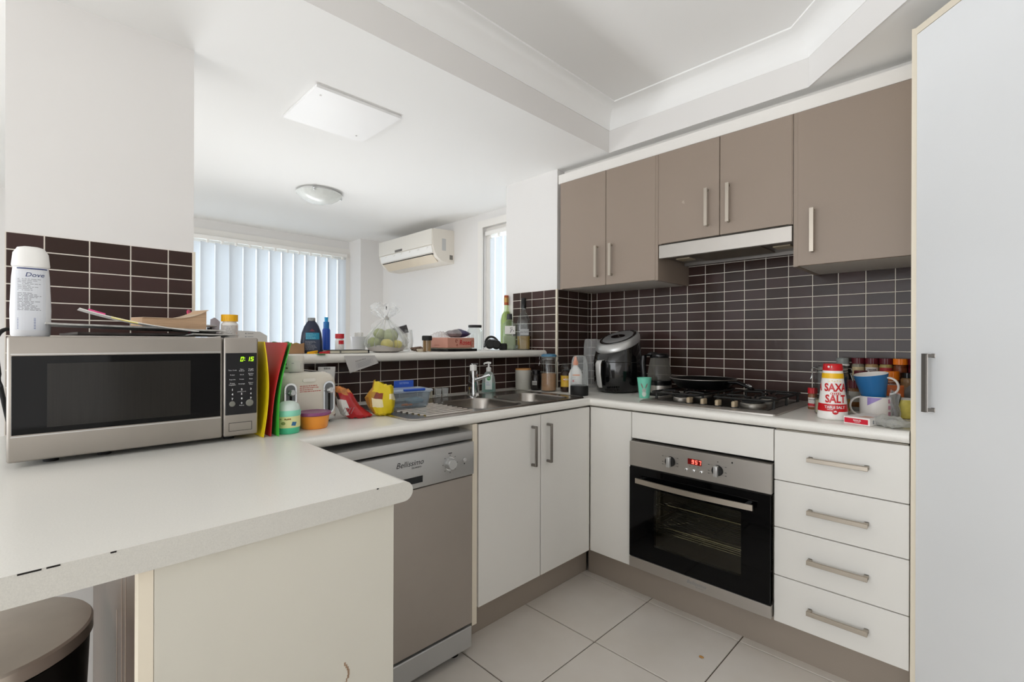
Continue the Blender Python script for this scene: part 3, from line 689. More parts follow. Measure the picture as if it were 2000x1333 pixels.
# ================================================================== MICROWAVE AND WHAT LIES ON IT
mw=T('microwave','large steel microwave with a black glass door on the peninsula','microwave',(.19,-2.28,ZW))
MX=.36; A0,A1=-2.517,-2.040; B0,B1=.910,1.178
MB_=mat('microwave_case','#a8a6a2',.4,metal=.5)
O('case',bx(.0,MX-.012,A0+.004,A1-.004,B0+.004,B1-.002,.008,3),MB_,mw,30,True)
for x in (.05,.31):
    for y in (-2.45,-2.36 if x>.2 else -2.1,-2.1):
        O('foot',lathe(BM(),[(.013,ZW),(.015,B0+.005)],12,x,y),BLACKM,mw,30,True)
SM=-2.1255
def frame(y0,y1,name,zw,m):
    # slightly bowed front: bottom band leans out
    return O(name,bx(MX-.014,MX,y0,y1,B0,B1,.005,3),m,mw,35,True)
MWS=mat('microwave_steel','#a8a29b',.34,metal=.9,vary=.08,vscale=6)
dr=frame(A0,SM-.001,'door',0,MWS); pn=frame(SM+.001,A1,'control_panel',0,MWS)
O('glass_panel',bx(MX-.004,MX+.0012,A0+.007,SM-.006,.968,1.136,.001,1),BLACKG,dr,0,True)
O('window_mesh',bx(MX+.001,MX+.0017,-2.457,-2.198,.980,1.119),mat('window_mesh','#24221f',.14,spec=.25,vary=.15,vscale=300,stretch=(.02,1,.02)),dr,0,True)
bm=BM()
box(bm,MX-.001,MX+.001,A0+.006,SM-.005,1.1385,1.1405); box(bm,MX-.001,MX+.001,A0+.006,SM-.005,.9635,.9655)
O('trim_line',bm,mat('light_trim','#c9c9c8',.3,metal=.6),dr,0,True)
O('keypad',bx(MX-.004,MX+.0012,SM+.005,A1-.004,.968,1.136,.001,1),mat('keypad_black','#111115',.25),pn,0,True)
bm=BM(); 
for ch,y in (('0',-2.081),('1',-2.0655),('5',-2.056)): seg7(bm,ch,y,1.119,.0068,.0118,.0017,.18)
for z in (1.116,1.122): box(bm,-2.0755,-2.0738,-.0002,.0002,z-.0009,z+.0009)
bm.transform(Matrix.Translation((MX+.0016,0,0))@Matrix.Rotation(PI/2,4,'Z')); O('clock_digits',bm,mat('green_digits','#b8ff20',.3,emit=1.1),pn,0,True,label='glowing green digits 0:15')
rows=[('Time Cook','Time\nDefrost','Weight\nDefrost'),('Power','Clock','Kitchen\nTimer'),('Popcorn','Potato','Pizza'),('Frozen\nVegetable','Beverage','Dinner\nPlate')]
bm=BM()
def addt(bm,s,size,y,z,**k):
    q=lay(text_bm(s,size,res=1,**k),Matrix.Translation((MX+.0015,y,z))@RX); me=bpy.data.meshes.new('q'); q.to_mesh(me); q.free(); bm.from_mesh(me); bpy.data.meshes.remove(me)
for i,rw in enumerate(rows):
    for j,w_ in enumerate(rw): addt(bm,w_,.0042,-2.104+.0225*j,1.089-.0125*i)
for i,rw in enumerate((('1','2','3'),('4','5','6'),('7','8','9'),('','0',''))):
    for j,w_ in enumerate(rw):
        if w_: addt(bm,w_,.0075,-2.104+.0225*j,1.036-.0125*i,bold=.0002)
addt(bm,'EXPRESS COOK',.003,-2.0815,1.030); addt(bm,'Memory',.0034,-2.0815,.9925)
O('key_lettering',bm,PRINTW,pn,0,True,kind='stuff')
for y,r_ in ((-2.104,.0075),(-2.062,.0095)):
    bm=lathe(BM(),[(r_,0),(r_*.8,.0012)],16); bm.transform(Matrix.Translation((MX+.0012,y,.998))@KX); O('worn_button',bm,mat('worn_grey','#77776f',.5) if 'worn_grey' not in bpy.data.materials else bpy.data.materials['worn_grey'],pn,30,True)
bm=BM(); 
for a in ((-2.112,-2.056,.9455,.9467),(-2.112,-2.056,.9235,.9245),(-2.112,-2.111,.9235,.9467),(-2.057,-2.056,.9235,.9467)): box(bm,MX-.0005,MX+.0006,*a)
O('door_button',bm,PRINTK,pn,0,True)
# cord
t=T('power_cord','black cord looping behind the left end of the microwave','cord',(-.03,-2.54,1.1))
O('cable',tube(BM(),bez((.0,-2.50,1.17),(-.01,-2.51,1.21),(.05,-2.55,1.21),(.06,-2.545,1.15),10)+bez((.06,-2.545,1.15),(.06,-2.54,1.05),(.02,-2.53,1.0),(-.05,-2.52,.9),8),.005,8),BLACKM,t,50,True)
# --- items on top (z = 1.178)
ZM=1.178
def base(name,label,cat,x,y,z,rz=None,group=None): return T(name,label,cat,(x,y,z),face(x,y) if rz is None else rz,group)
def text_lines(parent,sec,xw,z1,z0,n,m,h=.0009,fill=.9,name='fine_print',seed=1):
    # rows of small print too fine to read
    rnd=random.Random(seed); bm=BM(); f=on(sec,.0007)
    for i in range(n):
        z=z1+(z0-z1)*i/max(1,n-1); w_=xw*rnd.uniform(.55,1)*fill; x=-xw/2
        while x<-xw/2+w_-.002:
            l=min(rnd.uniform(.003,.010),-xw/2+w_-x)
            q=[bm.verts.new(f(a,b)) for a,b in ((x,z-h),(x+l,z-h),(x+l,z+h),(x,z+h))]; bm.faces.new(q); x+=l+.0015
    return O(name,bm,m,parent,0,kind='stuff')
t=base('deodorant_bottle','white deodorant bottle with blue print on the microwave, left end','bottle',.25,-2.483,ZM)
sec=[(0,.030,.017,2.6),(.004,.0325,.019,2.6),(.06,.0335,.020,2.6),(.135,.031,.0185,2.6),(.158,.029,.0175,2.6)]
O('body',loft(BM(),sec,36),mat('pearl_white','#dcdde0',.3),t,40)
O('cap',loft(BM(),[(.1585,.030,.018,2.6),(.162,.0315,.019,2.6),(.190,.029,.0175,2.6),(.203,.022,.012,2.5),(.206,.012,.007,2.3)],36),WHITEP,t,40)
O('label',patch(sec,-.024,.024,.014,.150),mat('deo_label','#d3d6dc',.4),t,0)
O('stripe',patch(sec,-.022,.026,.153,.1555,eps=.0012),mat('navy_print','#27376b',.5),t,0)
O('lettering',wrap(text_bm('Dove',.014,shear=.2),on(sec,.0009),.006,.140),bpy.data.materials['navy_print'],t,0)
text_lines(t,sec,.042,.130,.105,8,PRINTG,.0006,seed=2); text_lines(t,sec,.042,.098,.060,13,PRINTG,.0007,seed=3)
bm=BM(); f=on(sec,.0009)
for i in range(12):
    z=.017+.0022*i; h_=.0012 if i%3 else .0018
    bm.faces.new([bm.verts.new(f(a,b)) for a,b in ((-.021,z),(.008,z),(.008,z+h_*.7),(-.021,z+h_*.7))])
O('barcode',bm,mat('blue_grey_print','#6a75a0',.5),t,0)
text_lines(t,sec,.016,.0,.0,1,PRINTG)
# newspapers and catalogues
def leaf(name,label,cat,c,sx,sy,rz,th,m,curl=0,seed=0,rows=None,tilt=0):
    t_=T(name,label,cat,c,rz)
    def f(u,v):
        x=(u-.5)*sx; y=(v-.5)*sy
        return (x,y,curl*abs(2*u-1)**2*.5+.003*noise.noise(Vector((x*9+seed,y*9,seed)))+.0035+tilt*(v-.5)*sy)
    O('pages',sheet(BM(),f,10,14,th),m,t_,40); return t_,f
NEWS=mat('newsprint','#c9c7c3',.8,vary=.35,vscale=55)
CATG=mat('glossy_catalogue','#3a3330',.3,vary=.9,vscale=26)
t,f=leaf('catalogue','dark glossy catalogue at the bottom of the paper pile on the microwave','magazine',(.15,-2.27,ZM+.006),.26,.30,.1,.006,CATG,.004,3)
t,f=leaf('newspaper','folded grey newspaper spread on top of the microwave','newspaper',(.15,-2.285,ZM+.0185),.27,.36,.04,.004,NEWS,.002,5,None,-.035)
t,f=leaf('newspaper','crumpled pale paper at the right end of the microwave pile','newspaper',(.22,-2.145,ZM+.004),.16,.12,.25,.003,mat('pale_paper','#d9d7d3',.7,vary=.25,vscale=70),.006,8)
t=T('flyer','white flyer with pink and yellow print leaning on the papers','flyer',(.285,-2.29,ZM+.024))
O('sheet',sheet(BM(),lambda u,v:(.05*(u-.5)*2,-.115+.23*v,.029-.050*v+.012*(1-v)**3+.012*v*v),6,16,.0015),PAPER,t,40)
O('print',sheet(BM(),lambda u,v:(.047,-.10+.03*v,.0285-.0505*(v*.13+.065)+.012*(1-(v*.13+.065))**3+.0024+.004*u),1,4),mat('pink_print','#e0508c',.5),t,0)
O('print',sheet(BM(),lambda u,v:(.0495,-.06+.05*v,.029-.050*(.24+.22*v)+.012*(1-(.24+.22*v))**3+.012*(.24+.22*v)**2-.0018+.004*u),1,4),mat('yellow_print','#e8d84a',.5),t,0)
# paperback, spine away, warped open pages
t=T('paperback_book','thick yellowed paperback lying on the papers on the microwave','book',(.17,-2.215,ZM+.018),.12)
BK=mat('yellowed_pages','#c9a98a',.85,bump=.5,bscale=420,stretch=(.03,.03,1),vary=.15,vscale=130)
def bk(u,v,w_):
    y=-.072+.148*v; top=.034+.002*u+.026*max(0,(v-.45)/.55)**2.2
    return (.052-.105*u,y+(.010 if v>.9 else 0)*w_*0,0.004+(top-.004)*w_)
bm=BM(); n=20; L=[]
for i in range(n+1):
    v=i/n; L.append([bk(0,v,0),bk(0,v,1),bk(1,v,1),bk(1,v,0)])
rings(bm,L); bmesh.ops.recalc_face_normals(bm,faces=bm.faces); O('pages',bm,BK,t,40)
O('back_cover',sheet(BM(),lambda u,v:(.056-.113*u,-.074+.152*v,.002+.001*v),2,8,.0012),mat('dark_cover','#3a3230',.5),t,40)
O('front_cover',sheet(BM(),lambda u,v:(.056-.113*u,-.070+.150*v,.0355+.002*u+.0265*max(0,(v-.45)/.55)**2.2),2,16,.0012),mat('book_cover','#cdb79e',.5),t,40)
t=T('hairbrush','black bristled hairbrush behind the paperback','hairbrush',(.075,-2.112,ZM+.012),.3)
O('pad',loft(BM(),[(0,.02,.034,2.2),(.008,.022,.036,2.2),(.010,.020,.034,2.2)],24),BLACKM,t,40)
bm=BM(); random.seed(3)
for i in range(60):
    a=random.uniform(0,2*PI); r_=math.sqrt(random.random()); x,y=.017*r_*math.cos(a),.030*r_*math.sin(a); tube(bm,[(x,y,.009),(x*1.05,y*1.05,.021)],.0008,4)
O('bristle_field',bm,BLACK,t,0,kind='stuff')
O('back_plate',loft(BM(),[(.022,.023,.038,2.3),(.026,.024,.039,2.3),(.029,.015,.03,2.2)],24),SILVER,t,40)
t=T('pouch','crumpled pink pouch standing behind the paperback','pouch',(.03,-2.125,ZM+.008),.2)
O('body',sheet(BM(),lambda u,v:(.012*math.sin(3*v+u*4),-.022+.044*u*(1-.35*v),.075*v+.006*math.sin(6*u)*v),8,8,.004),mat('pink_plastic','#c43a62',.4),t,50)
t=T('card','pale grey folded card standing behind the pink pouch','card',(.05,-2.075,ZM+.008),.35)
O('fold',sheet(BM(),lambda u,v:(.003*math.sin(4*u),-.02+.032*u+.004*v,.058*v*(1-.35*abs(u-.35))),6,4,.001),mat('grey_card','#c6bfc6',.6),t,40)
def pill(label,x,y,z,capm,labm,w_=.044,h=.070,extra=None):
    t=base('pill_bottle',label,'pill bottle',x,y,z); r_=w_/2
    sec=[(0,r_*.95,r_*.95,2),(.003,r_,r_,2),(h*.58,r_,r_,2),(h*.66,r_*.8,r_*.8,2),(h*.70,r_*.78,r_*.78,2)]
    O('body',loft(BM(),sec,28),WHITEP,t,40); lb=O('label',patch(sec,-r_*.97,r_*.97,h*.07,h*.54,14,2),labm,t,0)
    bm=BM(); n=56
    rings(bm,[[((r_*.97+(.0005 if k%2 else 0))*math.cos(2*PI*k/n),(r_*.97+(.0005 if k%2 else 0))*math.sin(2*PI*k/n),zz) for k in range(n)] for zz in (h*.70,h*.985)]); O('cap',bm,capm,t,0)
    return t,sec
t,sec=pill('white pill bottle with a yellow cap on the right end of the microwave',.20,-2.072,ZM,YELLOWP,mat('pill_label','#d3d0cc',.5,vary=.15,vscale=90))
text_lines(t,sec,.030,.033,.010,8,PRINTG,.0006,seed=9)
f=on(sec,.0009); bm=BM(); bm.faces.new([bm.verts.new(f(a,b)) for a,b in ((.010,.006),(.019,.006),(.019,.018))]); bm.faces.new([bm.verts.new(f(a,b)) for a,b in ((.008,.037),(.019,.030),(.019,.037))])
O('print',bm,mat('orange_print','#d88a3c',.5),t,0)

# ================================================================== BAR SHELF ITEMS
ZB=1.1172
t=T('printer','white box shaped appliance with small buttons at the left end of the bar','appliance',(-.30,-1.915,ZB),0)
bm=prism(BM(),[(-.095,0),(.078,0),(.078,.072),(.052,.088),(-.095,.094)],-.07,.07); bm.transform(Matrix.Rotation(PI/2,4,'Z')@FR)
O('body',bm,mat('grey_white_plastic','#cfccc8',.4),t,0)
O('slot',bx(.0698,.0715,-.075,-.038,.060,.075),DARK,t,0); O('slot',bx(.0698,.0715,-.075,-.034,.045,.053),DARK,t,0)
bm=BM()
for z in (.078,.066,.054): box(bm,.0698,.0712,.0,.004,z,z+.004); box(bm,.0698,.0706,.008,.028,z+.001,z+.003)
O('button_marks',bm,PRINTG,t,0)
t=T('cardboard_tray','torn brown cardboard tray of odds and ends on the bar','tray',(-.22,-1.765,ZB),.15)
CARD=mat('cardboard','#b08a66',.85,vary=.1,vscale=30)
O('front',sheet(BM(),lambda u,v:(.05,-.045+.09*u,(.032+.012*u*u)*v),8,2,.002),CARD,t,40)
O('side',sheet(BM(),lambda u,v:(-.05+.1*u,.045,(.030+.012*u)*v),4,2,.002),CARD,t,40); O('side',sheet(BM(),lambda u,v:(-.05+.1*u,-.045,.030*v),4,2,.002),CARD,t,40)
O('back',sheet(BM(),lambda u,v:(-.05,-.045+.09*u,.034*v),4,2,.002),CARD,t,40); O('bottom',bx(-.05,.05,-.045,.045,0,.002),CARD,t,0)
SEED=mat('seed_pod','#9a7d3c',.6,vary=.3,vscale=60)
for i,(x,y,s_) in enumerate(((.0,-.03,1.0),(-.01,.005,1.1),(.015,.03,.9))):
    o=one(O('seed_pod',blob(BM(),(0,0,0),.019*s_,2,.35,2.5,(1,1.3,.6),i),SEED,None,50),('tan seed pod at the left of the cardboard tray','olive seed pod in the middle of the cardboard tray','small seed pod at the right of the cardboard tray')[i],'pod','seed pods in the tray'); o.location=(-.22+x,-1.765+y,ZB+.033)
o=one(O('hair_tie',tube(BM(),[(.022*math.cos(a),.03*math.sin(a),.004*math.sin(2*a)) for a in [2*PI*i/24 for i in range(25)]],.0022,6,False),mat('green_band','#2f9a5a',.5),None,50),'green elastic band on the cardboard tray','elastic band'); o.location=(-.19,-1.80,ZB+.043)
t=base('detergent_bottle','navy flat detergent bottle with a teal label on the bar','bottle',-.21,-1.672,ZB)
sec=[(0,.040,.022,2.8),(.004,.0425,.024,2.8),(.05,.0425,.024,2.8),(.085,.038,.022,2.6),(.115,.028,.018,2.3),(.132,.017,.014,2),(.136,.0145,.0135,2)]
O('body',loft(BM(),sec,40),mat('navy_plastic','#1d2740',.3),t,40); O('cap',loft(BM(),[(.136,.0155,.0155,2),(.147,.0155,.0155,2),(.149,.014,.014,2)],24),mat('grey_cap','#8d8f90',.4),t,40)
O('label',patch(sec,-.0225,.030,.058,.086),mat('teal_label','#1f86a8',.4),t,0); text_lines(t,sec,.045,.082,.062,5,mat('pale_teal','#7cc0d0',.5),.0008,seed=4); O('label',patch(sec,-.025,.032,.012,.056),mat('slate_label','#333d55',.4),t,0); text_lines(t,sec,.050,.050,.016,10,PRINTG,.0008,seed=5)
f=on(sec,.0008); bm=BM(); bm.faces.new([bm.verts.new(f(a,b)) for a,b in ((-.009,.092),(.013,.092),(.002,.103))]); O('emblem',bm,mat('dim_red_print','#6a2a3c',.5),t,0)
t=base('spray_bottle','slim bright blue spray bottle on the bar','bottle',-.27,-1.585,ZB)
O('body',loft(BM(),[(0,.0155,.0155,2),(.003,.0165,.0165,2),(.10,.0165,.0165,2),(.107,.013,.013,2)],28),BLUEP,t,40)
O('collar',loft(BM(),[(.107,.0125,.0125,2),(.135,.012,.012,2),(.137,.010,.010,2)],24),mat('teal_blue','#1a70b8',.35),t,40); O('nozzle',loft(BM(),[(.137,.0075,.0075,2),(.150,.0075,.0075,2),(.153,.0085,.0085,2),(.157,.0075,.0075,2)],20),mat('cyan_clear','#2aa0d8',.3),t,40)
t=T('notebook','black covered notebook with cream pages at the front edge of the bar','notebook',(-.15,-1.555,ZB),-.05)
O('page_block',bx(-.055,.052,-.081,.079,.0012,.0125),mat('cream_pages','#d8d2bf',.7),t,0)
for n_,z in (('back_cover',0),('front_cover',.0127)): O(n_,bx(-.058,.056,-.085,.084,z,z+.0014,.0004,1),BLACKM,t,0)
O('spine',bx(-.058,.056,.080,.084,.001,.0135,.001,1),BLACKM,t,0); O('elastic',bx(.0528,.0570,-.043,-.038,0,.0145),mat('grey_elastic','#77756f',.7),t,0)
t,sec=pill('small white pill bottle with a red cap on the notebook',-.14,-1.583,ZB+.0145,REDPL,PAPER,.036,.069)
f=on(sec,.0009); O('print',patch(sec,-.004,.0165,.024,.040,6,2,.0009),PRINTR,t,0); text_lines(t,sec,.026,.020,.008,4,PRINTG,.0006)
t=T('leaflet','white leaflet with a boxed paragraph hanging off the bar edge below the notebook','leaflet',(-.072,-1.52,1.08),0)
lf=[(-.078,.028),(.058,.028),(.076,-.006),(-.052,-.044)]
bm=prism(BM(),lf,0,.0008); bm.transform(Matrix.Translation((.0055,0,0))@Matrix(((0,0,1,0),(1,0,0,0),(0,1,0,0),(0,0,0,1)))); O('sheet',bm,mat('grey_white_paper','#c5c3c1',.7),t,0)
MR=Matrix.Translation((.0066,0.006,-.006))@RX@Matrix.Rotation(math.radians(14),4,'Z')
O('lettering',lay(text_bm('Instruction Manual',.0062),MR@Matrix.Translation((-.008,.018,0))),PRINTK,t,0)
bm=BM()
for a in ((-.032,.044,.0105,.011),(-.032,.044,-.0125,-.012),(-.032,-.0315,-.0125,.011),(.0435,.044,-.0125,.011)): box(bm,a[0],a[1],a[2],a[3],-.0001,.0001)
O('print_frame',lay(bm,MR),PRINTG,t,0)
bm=BM()
for i in range(5): box(bm,-.026,.038-.012*(i==4),.006-.004*i,.0072-.004*i,-.0001,.0001)
O('fine_print',lay(bm,MR),PRINTG,t,0,kind='stuff')
def peg(label,m,x,y,z,rz,l=.05):
    t=T('clip',label,'clip',(x,y,z),rz); O('jaw',loft(lay(BM(),Matrix()),[(0,.006,l/2,3),(.005,.0065,l/2,3)],16),m,t,40); O('jaw',lay(loft(BM(),[(0,.005,l/2,3),(.005,.0055,l/2,3)],16),Matrix.Translation((0,.002,.0055))@Matrix.Rotation(.12,4,'X')),m,t,40)
peg('yellow plastic clip in front of the navy bottle',YELLOWP,-.13,-1.70,ZB,.2,.045); peg('red and white plastic clip beside the navy bottle',REDPL,-.115,-1.652,ZB,-.3,.05); peg('teal blue plastic clip left of the notebook',mat('teal_plastic','#2a7fa0',.4),-.135,-1.645,ZB,.5,.045); peg('bright red clip lying above the notebook edge',mat('bright_red','#d03040',.4),-.2,-1.61,ZB,1.2,.045)
one(O('sticky_tab',bx(-.10,-.068,-1.70,-1.665,ZB,ZB+.001),mat('green_tab','#5fae6c',.6)),'green paper tab on the bar edge below the navy bottle','tab')
t=base('paper_cup','white paper cup stuffed with white slips on the bar','cup',-.29,-1.424,ZB)
O('cup_wall',loft(BM(),[(.001,.027,.027,2),(.07,.0355,.0355,2),(.072,.0368,.0368,2),(.073,.0355,.0355,2),(.069,.0345,.0345,2),(.004,.026,.026,2)],36),mat('cup_white','#dfe0e2',.5),t,40)
for i in range(3):
    o=one(O('paper_slip',sheet(BM(),lambda u,v:(-.008+.016*u,.004*math.sin(2*u),.08*v),3,3,.0006),PAPER,None,40),('left white slip in the paper cup','middle white slip in the paper cup','right white slip in the paper cup')[i],'slip','slips in the paper cup'); o.location=(-.292,-1.439+.013*i,ZB+.012); o.rotation_euler=(-.1+.1*i,.05,face(-.22,-1.455)+.3*i)
# fruit bowl, fruit and the clear bag
bx_,by_=-.172,-1.348
t=base('plate','shallow grey white plate under the bag of fruit','plate',bx_,by_,ZB)
bm=BM(); n=48; L=[]
for r_,z in ((.045,0),(.075,.006),(.084,.026),(.082,.027),(.072,.010),(.04,.006)):
    L.append([((r_)*math.cos(2*PI*i/n),(r_)*math.sin(2*PI*i/n),z+(z>.02)*.006*math.sin(3*2*PI*i/n+1)) for i in range(n)])
rings(bm,L); O('dish',bm,mat('stone_plate','#b9b3ad',.5),t,50)
LEM=mat('lemon_skin','#c9bd4e',.45,bump=.25,bscale=180); AVO=mat('green_fruit','#8f9a52',.5,vary=.3,vscale=18)
fr=[('lemon','yellow lemon at the front of the fruit bag',.005,-.052,.036,.027,LEM),('lemon','yellow lemon at the right of the fruit bag',.048,-.025,.034,.024,LEM),('lime','green fruit at the left of the bag beside the paper cup',-.052,-.01,.040,.030,AVO),('lime','green fruit at the top of the fruit bag',.018,.0,.078,.032,AVO),('lime','green fruit at the back of the bag',-.005,.045,.042,.030,AVO),('lime','large green fruit in the upper left of the bag',-.030,.0,.085,.026,AVO)]
for n_,lb,x,y,z,r_,m in fr:
    a=face(bx_,by_); bm=BM(); blob(bm,(0,0,0),r_,3,.05,2,(1.12,1,.97),r_*100)
    o=one(O(n_,bm,m,None,60),lb,'fruit'); o.location=(bx_+x*math.cos(a)-y*math.sin(a),by_+x*math.sin(a)+y*math.cos(a),ZB+z+.0); o.rotation_euler=(.3*x*50,.4,a)
t=base('plastic_bag','clear knotted plastic bag of lemons and green fruit on the plate','bag',bx_,by_,ZB)
bm=BM(); n=72; L=[]
for k_,(r_,z) in enumerate(((.060,.009),(.086,.030),(.088,.055),(.072,.085),(.045,.118),(.022,.142),(.010,.156),(.0095,.160),(.020,.172),(.042,.188),(.046,.202),(.030,.218))):
    amp=.05+.02*k_ if z>.05 else .02
    L.append([(r_*(1+min(amp,.28)*math.sin(9*a+.6*math.sin(3*a)+k_*.15)+.06*math.sin(23*a))*math.cos(a)*(1.05 if z<.16 else 1.25)-.004*(z>.16),r_*(1+min(amp,.28)*math.sin(9*a+.6*math.sin(3*a)+k_*.15)+.06*math.sin(23*a))*math.sin(a)*(.95 if z<.16 else .6),z+(.014*math.sin(5*a) if z>.17 else 0)) for a in [2*PI*i/n for i in range(n)]])
rings(bm,L,False,False); O('film',bm,FILM,t,80)
O('handle_ear',sheet(BM(),lambda u,v:(-.012-.055*u,.004*math.sin(7*v),.155-.055*u+.022*(v-.5)*(1+1.6*u)),8,5),FILM,t,80); O('handle_ear',sheet(BM(),lambda u,v:(.012+.045*u,.004*math.sin(7*v),.150-.050*u+.018*(v-.5)*(1+1.4*u)),8,5),FILM,t,80)
O('knot',blob(BM(),(0,0,.157),.0105,2,.5,3),mat('bag_knot','#b5b2ac',.4),t,60)
O('tag',bx(-.002,.002,-.024,-.0225,.196,.212),PRINTK,t,0)
def wglass(label,x,y,h=.111,r_=.041):
    t=base('wine_glass',label,'glass',x,y,ZB)
    pr=[(.020,.0),(.026,.003),(.036,.02),(r_,.045),(r_,.065),(.036,h-.01),(.034,h),(.0332,h),(.0352,h-.012),(r_-.001,.065),(r_-.001,.045),(.034,.021),(.018,.008)]
    O('bowl',lathe(BM(),pr,36),film('goblet','#e8eceb',.09,.05),t,60); return t
wglass('clear stemless glass right of the fruit bag',-.32,-1.158)
t=base('paper_roll','white paper roll standing inside the stemless glass','roll',-.322,-1.162,ZB+.009); O('roll',lathe(BM(),[(.017,0),(.017,.083),(.010,.083),(.010,.07)],24),PAPER,t,40)
t=base('foil_packet','black and silver foil packet resting on the stemless glass','packet',-.318,-1.188,ZB+.090)
DF=mat('dark_foil','#4c4a4c',.3,metal=.6,vary=.6,vscale=60)
t=base('soap_dish','small cream oval dish in front of the stemless glass','dish',-.17,-1.155,ZB); O('dish',loft(BM(),[(0,.022,.017,2.4),(.012,.027,.02,2.4),(.014,.026,.019,2.4),(.010,.022,.016,2.4)],28),mat('cream_ceramic','#d6c9b4',.4),t,40)
t=base('tissue','crumpled brown and white tissue beside the small dish','tissue',-.24,-1.135,ZB); O('tissue_body',blob(BM(),(0,0,.012),.020,3,.6,3,(1.7,.9,.55),4),mat('brown_tissue','#8a7262',.8,vary=.6,vscale=50),t,30)
t=base('toothpick_jar','clear jar of wooden toothpicks with a black lid','jar',-.14,-1.147,ZB)
O('jar_wall',lathe(BM(),[(.019,0),(.0215,.002),(.0215,.058),(.0205,.058),(.0205,.003)],28,cap1=False),GLASS,t,40); O('lid',lathe(BM(),[(.0225,.056),(.0245,.058),(.0245,.075),(.022,.079),(0,.0795)],32),BLACKM,t,40)
bm=BM(); random.seed(2)
for i in range(85):
    a=random.uniform(0,2*PI); r_=.0185*math.sqrt(random.random()); tube(bm,[(r_*math.cos(a),r_*math.sin(a),.003),(r_*.97*math.cos(a+.1),r_*.97*math.sin(a+.1),.056)],.0014,5)
O('toothpick_bundle',bm,mat('toothpick_wood','#c59a68',.7),t,0,kind='stuff')
# black tray, chocolate box and packets
t=T('tray','thin black tray under the pink carton on the bar','tray',(-.21,-.945,ZB),.12)
O('base',bx(-.085,.085,-.105,.105,0,.004),BLACK,t,0); bm=BM()
for a in ((-.085,.085,-.105,-.099),(-.085,.085,.099,.105),(-.085,-.079,-.105,.105),(.079,.085,-.105,.105)): box(bm,a[0],a[1],a[2],a[3],.004,.013,.001,1)
O('lip',bm,BLACK,t,0)
one(O('magazine',bx(-.08,.082,-.095,.07,0,.004),mat('beige_cover','#9a8f7c',.5)),'thin beige booklet between the black tray and the pink carton','booklet').location=(-.21,-.945,ZB+.0135)
t=T('chocolate_box','pink carton with red script lettering on the thin black tray','box',(-.21,-.94,ZB+.0178),.12)
PK=mat('rose_card','#d09684',.5,vary=.05,vscale=20); a_,b_,h_=.066,.098,.053
O('carton',bx(-a_,a_,-b_,b_,0,h_,.0015,1),PK,t,0)
# long side facing the kitchen (+x)
O('lettering',lay(text_bm('Roses',.036,shear=.15,bold=.0006),Matrix.Translation((a_+.0006,.028,.027))@RX),PRINTR,t,0)
DKR=mat('dark_rose','#a85a4c',.5)
for y,z,r_ in ((.082,.030,.013),(-.036,.036,.010),(-.030,.014,.006),(.075,.012,.006)):
    bm=BM()
    for q in range(2,5): tube(bm,[(a_+.0004,y+r_*q/4.5*math.cos(s_),z+r_*q/4.5*math.sin(s_)) for s_ in [2*PI*i/14 for i in range(13)]],.0006,4)
    O('rose_print',bm,DKR,t,0)
text_lines(t,[(0,.05,b_,40),(h_,.05,b_,40)],.06,.016,.012,2,DKR,.0006)
t=T('plastic_tray','clear crumpled plastic tray on top of the pink carton','packaging',(-.235,-.995,ZB+.0715),.1)
bm=BM(); sheet(bm,lambda u,v:(-.035+.07*u,-.05+.10*v,.030*(math.sin(PI*u)*math.sin(PI*v))**.35+.006*math.sin(31*v)*math.sin(17*u)),14,22); O('tray_film',bm,film('crinkly_film','#e6e6e6',.3,.1),t,30)
t=T('snack_packet','grey packet with a purple label on top of the pink carton','packet',(-.20,-.915,ZB+.0715),.15)
def pillow(sx,sy,sz,seed,amp=.15):
    def f(u,v):
        x=(u-.5)*2; y=(v-.5)*2; th=(max(0,1-abs(x)**3)*max(0,1-abs(y)**4))**.6
        return x,y,th
    bm=BM(); nu,nv=14,18; up=[];dn=[]
    for i in range(nu+1):
        ru=[];rd=[]
        for j in range(nv+1):
            x,y,th=f(i/nu,j/nv); q=1+amp*noise.noise(Vector((x*2.2+seed,y*2.2,seed))); wv=.06*noise.noise(Vector((x*4+seed,y*4,seed+3)))
            ru.append(bm.verts.new((x*sx,y*sy,sz*(1+th*q+wv)))); rd.append(bm.verts.new((x*sx,y*sy,sz*(1-th*.98)+.0002)) if 0<i<nu and 0<j<nv else ru[-1])
        up.append(ru);dn.append(rd)
    for i in range(nu):
        for j in range(nv):
            bm.faces.new((up[i][j],up[i+1][j],up[i+1][j+1],up[i][j+1]))
            try: bm.faces.new((dn[i][j],dn[i][j+1],dn[i+1][j+1],dn[i+1][j]))
            except ValueError: pass
    bmesh.ops.recalc_face_normals(bm,faces=bm.faces); return bm
bm=pillow(.038,.021,.009,5,.3); bm.transform(Matrix.Translation((0,0,.014))@Matrix.Rotation(-.28,4,'Y')@Matrix.Rotation(PI/2-.2,4,'X')); O('pouch',bm,DF,bpy.data.objects['foil_packet'],25)
GP=mat('grey_foil','#8d8689',.35,vary=.4,vscale=40)
O('pouch',pillow(.045,.058,.021,2.5,.3),[GP,mat('purple_label','#2f2757',.4)],t,40)
for o in (bpy.data.objects[t.name].children[0],):
    for p in o.data.polygons:
        if -.012<p.center.y<.042 and p.center.x>.0: p.material_index=1
